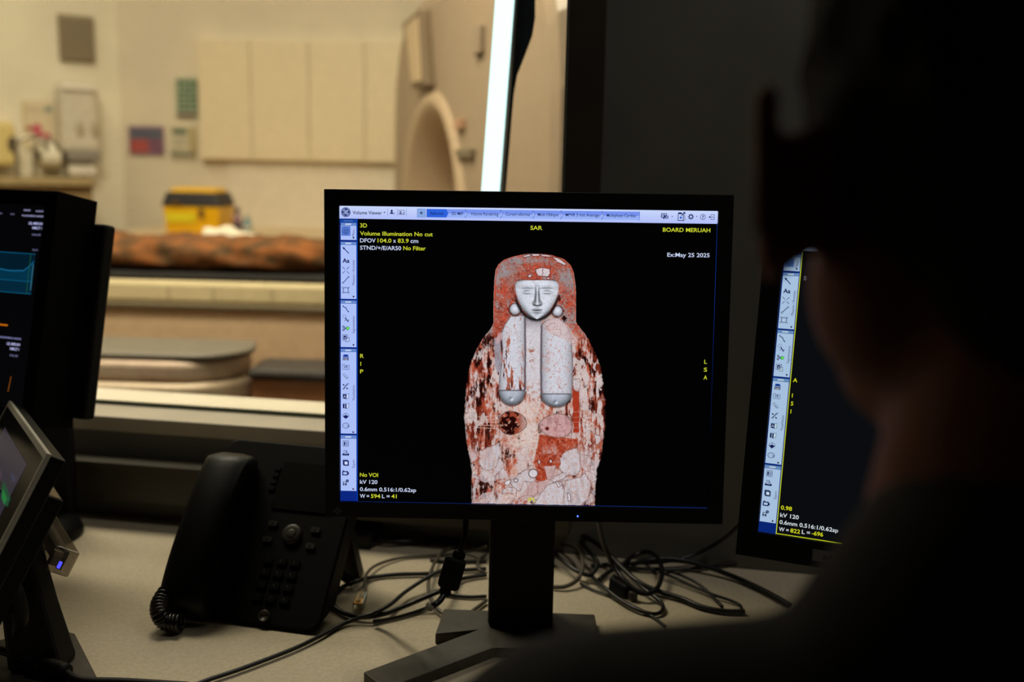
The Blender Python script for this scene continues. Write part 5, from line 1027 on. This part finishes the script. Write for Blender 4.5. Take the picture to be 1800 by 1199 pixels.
# right of the column
def cr(label, pts, r, m=CB): return cb('cable', label, pts, r, m, (920,880), 3.6)
cr('grey cable loop rising just right of the monitor column', [(180,272,.006),(250,276,.012),(320,292,.018),(362,340,.018),(376,410,.016),(362,470,.012),(325,515,.008),(260,545,.005),(185,548,.004)], .0040, CG)
cr('thick black cable sagging right across the dark desk', [(180,215,.010),(270,196,.02),(360,216,.025),(450,262,.025),(530,330,.02),(620,420,.015),(720,510,.010),(840,570,.006),(1000,620,.005),(1130,675,.004),(1270,702,.004),(1400,705,.004)], .0050)
cr('black cable dropping from the monitor into a round loop', [(470,120,.10),(490,210,.075),(520,310,.05),(570,410,.03),(640,505,.02),(720,575,.012),(790,590,.010),(850,550,.012),(876,470,.014),(868,400,.016),(830,345,.018),(770,325,.016),(700,348,.012),(640,395,.01),(560,440,.006),(480,500,.004)], .0046)
cr('black cable rising from the desk to the right monitor', [(430,412,.004),(560,402,.004),(700,398,.006),(850,392,.008),(980,372,.012),(1100,335,.018),(1200,285,.03),(1290,225,.05),(1370,150,.07)], .0038)
cr('black cable running flat behind the right monitor', [(560,410,.004),(680,425,.005),(800,436,.005),(960,436,.005),(1120,425,.005),(1300,402,.005),(1500,380,.005),(1750,372,.005)], .0040)
cr('heavy black cable curving toward the person on the right', [(680,405,.008),(780,380,.014),(900,368,.016),(1040,385,.014),(1180,425,.010),(1320,478,.006),(1440,530,.005),(1560,590,.005),(1690,665,.005)], .0052)
cr('thin black cable with a hooked end on the dark desk', [(860,452,.010),(960,490,.008),(1080,545,.006),(1200,595,.005),(1310,632,.004),(1370,662,.003),(1388,705,.003)], .0028)
cr('thin black cable forking below the hooked one', [(900,440,.012),(1010,478,.010),(1110,530,.008),(1180,590,.005),(1260,672,.003)], .0028)
cr('black cable bent into a long narrow loop near the base', [(420,470,.006),(500,540,.008),(600,620,.006),(700,680,.005),(800,715,.004),(860,712,.004),(884,680,.005),(868,640,.006),(820,600,.008),(740,540,.010),(660,450,.010)], .0038)
cr('thin dark cable curving below the long narrow loop', [(360,525,.003),(460,570,.003),(580,612,.003),(700,668,.003),(820,735,.003),(900,800,.003)], .0024)
cr('tangled black cable behind the grey loop', [(190,330,.012),(250,380,.014),(330,440,.012),(420,470,.01),(470,400,.016),(420,330,.018),(330,230,.016),(250,240,.010)], .0044)
pk = thing('network_plug', 'dark plug lying under the tangle right of the column', 'plug', onz(920+680/3.6, 880+600/3.6, DESK))
p, q = onz(920+560/3.6, 880+520/3.6, DESK+.008), onz(920+700/3.6, 880+610/3.6, DESK+.006)
MB().loft(obox(p, p+(q-p)*.8, .010, .006)).build('body', BLK2, pk, bevel=.001); MB().loft(obox(p+(q-p)*.8, q+(q-p)*.06, .006, .004)).build('tip', mat('tin_plug', (80,76,70), .3, metal=.6), pk)

# ---------------------------------------------------------------- the person at the right, seen from behind
def remesh(mb, name, vox, m, parent, smooth=6, fac=.6):
    o = mb.build(name, m, parent); r = o.modifiers.new('r','REMESH'); r.mode = 'VOXEL'; r.voxel_size = vox; r.use_smooth_shade = True
    s = o.modifiers.new('s','SMOOTH'); s.factor = fac; s.iterations = smooth
    dg = bpy.context.evaluated_depsgraph_get(); me = bpy.data.meshes.new_from_object(o.evaluated_get(dg)); old = o.data; o.modifiers.clear(); o.data = me; me.name = name
    for p in me.polygons: p.use_smooth = True
    bpy.data.meshes.remove(old); return o
HC = EYE+f0*.385+CX*(.385*908/F)+CU*(.385*270/F)                   # middle of the head
pr = thing('person', 'person seen from behind in dark clothes, one ear showing, far right', 'person', (HC.x,HC.y-.03,0))
SKIN = mat('skin', (132,76,58), .6, noise=.06, scale=60, sss=.15, spec=.25); HAIR = mat('black_hair', (6,5,5), .8, spec=.1, bump=.5, scale=500, stretch=(1,1,.1)); SHIRT = mat('dark_shirt', (36,34,34), .9, noise=.15, scale=300, bump=.2); TROU = mat('dark_trousers', (26,26,32), .9, noise=.1, scale=200)
# head frame: leaning a little to the left, face turned to the screens (+Y)
HM = Matrix.Translation(HC) @ Matrix.Rotation(R(-8),4,'Y') @ Matrix.Rotation(R(4),4,'Z')
def hp(x, y, z): return HM @ Vector((x,y,z))
hb = MB(); E_ = lambda c, r: hb.ell(c, r, HM)
E_((0,-.015,.03),(.074,.094,.090)); E_((0,.03,.02),(.066,.062,.085)); E_((0,.035,-.045),(.058,.055,.06)); E_((0,.048,-.05),(.046,.044,.046)); E_((0,.066,-.088),(.030,.026,.022)); E_((-.056,.008,-.036),(.028,.040,.040)); E_((.056,.008,-.036),(.028,.040,.040)); E_((-.044,.02,-.066),(.026,.036,.03)); E_((.044,.02,-.066),(.026,.036,.03)); E_((0,.06,-.085),(.032,.030,.026)); E_((-.03,.012,-.07),(.022,.04,.03)); E_((.03,.012,-.07),(.022,.04,.03))
hb.cap(hp(0,.088,.01), .008, hp(0,.107,-.028), .013); E_((-.012,.094,-.032),(.008,.01,.007)); E_((.012,.094,-.032),(.008,.01,.007))
E_((0,.092,-.060),(.025,.011,.0055)); E_((0,.091,-.0705),(.022,.011,.0065)); E_((-.03,.080,.025),(.022,.012,.007)); E_((.03,.080,.025),(.022,.012,.007)); E_((-.036,.06,-.02),(.02,.022,.016)); E_((.036,.06,-.02),(.02,.022,.016))
for s in (-1, 1):                                                  # ears: rim, bowl and lobe
    EM = HM @ Matrix.Translation((s*.0905,-.002,.010)) @ Matrix.Rotation(R(s*24),4,'Z') @ Matrix.Rotation(R(s*-12),4,'Y')
    pts = [EM @ Vector((s*(.012+.006*math.sin(q)), -.018*math.cos(q)*1.0+.002, .002+.034*math.sin(q))) for q in [R(-60+30*i) for i in range(9)]]
    for p, q in zip(pts, pts[1:]): hb.cap(p, .0058, q, .0058, 10)
    hb.ell((s*-.003,.0,.0),(.013,.015,.028), EM, 14, 8); hb.ell((s*.006,.004,-.028),(.007,.010,.011), EM, 14, 8)
NK = Vector((HC.x-.012, HC.y-.040, 1.09)); SH = 1.057; BX, BY = HC.x+.0, HC.y-.045
hb.cap(hp(0,-.03,-.05), .058, NK, .060, 20); hb.cap(NK, .06, Vector((BX,BY,1.03)), .075, 20)
arms = []
for s in (-1, 1):
    shd = Vector((BX+s*.168, BY+.005, SH-.030)); elb = Vector((BX+s*.235, BY+.13, .835)); wr = Vector((BX+s*.16, BY+.37, .80)); arms.append((s, shd, elb, wr))
def torso(mb, g):
    mb.cap(Vector((BX-.06,BY,.99)), .085+g, Vector((BX+.06,BY,.99)), .085+g, 20)
    for s, shd, elb, wr in arms: mb.cap(Vector((BX+s*.014+.002,BY-.003,1.140)), .042+g, Vector((BX+s*.036+.002,BY-.003,1.090)), .050+g, 20); mb.cap(Vector((BX+s*.03,BY-.003,1.046)), .055+g, shd, .055+g, 20); mb.cap(shd, .055+g, elb, .04+g, 18); mb.cap(elb, .040+g, wr, .026+g, 18)
    for z, rx, ry in ((.955,.155,.11),(.88,.155,.105),(.76,.145,.10),(.64,.15,.11),(.56,.165,.12)): mb.ell((BX,BY,z),(rx+g,ry+g,.10), None, 24, 12)
torso(hb, 0)
for s in (-1, 1):
    hip = Vector((BX+s*.085,BY+.02,.56)); kn = Vector((BX+s*.11,BY+.43,.545)); an = Vector((BX+s*.11,BY+.40,.09))
    hb.cap(hip, .085, kn, .058, 18); hb.cap(kn, .056, an, .036, 18); hb.cap(an+Vector((0,-.02,-.04)), .034, an+Vector((0,.16,-.058)), .026, 14)
for s, shd, elb, wr in arms:                                       # hands resting on the desk, slightly curled
    d = (wr-elb); d.z = 0; d.normalize(); sd = Vector((d.y,-d.x,0))*s*-1; pc_ = wr+d*.055+Vector((0,0,-.012)); thumb_side = sd
    hb.cap(wr, .024, pc_-sd*.018, .016, 12); hb.cap(wr, .024, pc_+sd*.018, .016, 12); hb.cap(pc_-sd*.026, .014, pc_+sd*.026, .014, 12)
    for k, (off, ln) in enumerate(((-.030,.062),(-.010,.074),(.010,.080),(.030,.072))):
        b0 = pc_+sd*off+d*.012; b1 = b0+d*ln*.45+Vector((0,0,.006)); b2_ = b1+d*ln*.32+Vector((0,0,-.010)); b3 = b2_+d*ln*.20+Vector((0,0,-.010))
        hb.cap(b0, .0095, b1, .0088, 10); hb.cap(b1, .0088, b2_, .008, 10); hb.cap(b2_, .008, b3, .0072, 10)
    t0 = wr+d*.022+sd*.022; t1 = t0+sd*.028+d*.028+Vector((0,0,-.004)); t2 = t1+d*.028+sd*.004+Vector((0,0,-.006)); hb.cap(t0,.012,t1,.010,10); hb.cap(t1,.010,t2,.0085,10)
bod = remesh(hb, 'body', .0055, SKIN, pr, 4, .5)
hr = MB(); hr.ell((0,-.022,.042),(.0835,.101,.100), HM, 40, 24); hr.ell((-.002,-.02,.06),(.078,.095,.09), HM, 40, 24); hr.ell((0,-.055,-.005),(.068,.058,.075), HM, 30, 16)
for s in (-1,1): hr.ell((s*.070,.022,.015),(.010,.012,.03), HM, 14, 8)
for i in range(170):
    q = rnd.uniform(0,2*math.pi); z = rnd.uniform(-.1,.98); rr_ = math.sqrt(1-min(z,1)**2); v = Vector((.0835*rr_*math.cos(q), -.022+.101*rr_*math.sin(q), .042+.095*z))
    if v.y > .05 and v.z < .075: continue
    hr.ell(v, (.006,.006,.010), HM, 8, 6)
o = remesh(hr, 'hair', .005, HAIR, pr, 4, .5)
st_ = MB(); torso(st_, .010)
o = remesh(st_, 'shirt', .007, SHIRT, pr, 6, .6)
co_ = MB(); rings = []
for i in range(3):
    z = (.0,.018,.032)[i]; r_ = (.080,.074,.070)[i]; rings.append([(NK.x+r_*math.cos(q), NK.y+.002+r_*1.02*math.sin(q), NK.z-.028+z-.010*math.sin(q)) for q in [2*math.pi*k/32 for k in range(32)]])
rings += [[(NK.x+(p[0]-NK.x)*.93, NK.y+(p[1]-NK.y)*.93, p[2]) for p in rg] for rg in rings[::-1]]
co_.loft(rings, None, None, cap=False, smooth=True).build('collar', SHIRT, pr)
tr_ = MB()
tr_.ell((BX,BY,.56),(.178,.135,.105), None, 24, 12)
for s in (-1,1):
    hip = Vector((BX+s*.085,BY+.02,.56)); kn = Vector((BX+s*.11,BY+.43,.545)); an = Vector((BX+s*.11,BY+.40,.11)); tr_.cap(hip, .096, kn, .070, 18); tr_.cap(kn, .068, an, .05, 18)
remesh(tr_, 'trousers', .008, TROU, pr, 5)
for s in (-1,1):
    an = Vector((BX+s*.11,BY+.40,.05)); sh_ = MB(); sh_.cap(an+Vector((0,-.04,.0)), .044, an+Vector((0,.17,-.012)), .036, 18); sh_.box((an.x-.04,an.y-.08,.0), (an.x+.04,an.y+.19,.03)); remesh(sh_, 'shoe', .006, BLK, pr, 3)
for s in (-1,1): hr = MB(); hr.ell((s*.030,.0755,.006),(.0115,.0105,.009), HM, 20, 12); ey = hr.build('eye', mat('eye_white', (176,168,160), .3), pr); hr = MB(); hr.ell((s*.030,.0842,.005),(.0052,.0024,.0052), HM, 16, 8); hr.build('iris', mat('brown_iris', (30,18,12), .25), ey); hr = MB(); hr.ell((s*.030,.0765,.0125),(.0135,.0115,.0045), HM, 16, 8); hr.build('eyelid', SKIN, ey)
# the office chair under the person
ch = thing('office_chair', 'dark office chair under the person at the right', 'chair', (BX,BY,0))
MB().box((BX-.24,BY-.18,.395), (BX+.24,BY+.30,.455)).build('seat', mat('dark_chair_fabric', (30,30,34), .9, bump=.2), ch, bevel=.02)
MB().box((BX-.20,BY-.24,.60), (BX+.20,BY-.19,.92)).build('backrest', mat('dark_chair_fabric', (30,30,34)), ch, bevel=.02)
MB().tube([Vector((BX,BY-.10,.39)),Vector((BX,BY-.245,.42)),Vector((BX,BY-.255,.64))], .014).build('back_bar', BLK, ch)
MB().lathe([(.035,.12),(.035,.25),(.022,.26),(.022,.395)], Matrix.Translation((BX,BY+.05,0))).build('gas_column', BLK, ch)
for k in range(5):
    q = k*2*math.pi/5+.3; e = Vector((BX+.27*math.cos(q), BY+.05+.27*math.sin(q), .075)); o = MB().tube([Vector((BX,BY+.05,.15)), e], [.02,.013]).build('leg', BLK, ch)
    MB().lathe([(.01,-.02),(.026,-.018),(.026,.018),(.01,.02)], Matrix.Translation((e.x,e.y,.028)) @ Matrix.Rotation(R(90),4,'X')).build('wheel', BLK, o)
for o in bpy.data.objects:
    if '_org' in o: del o['_org']
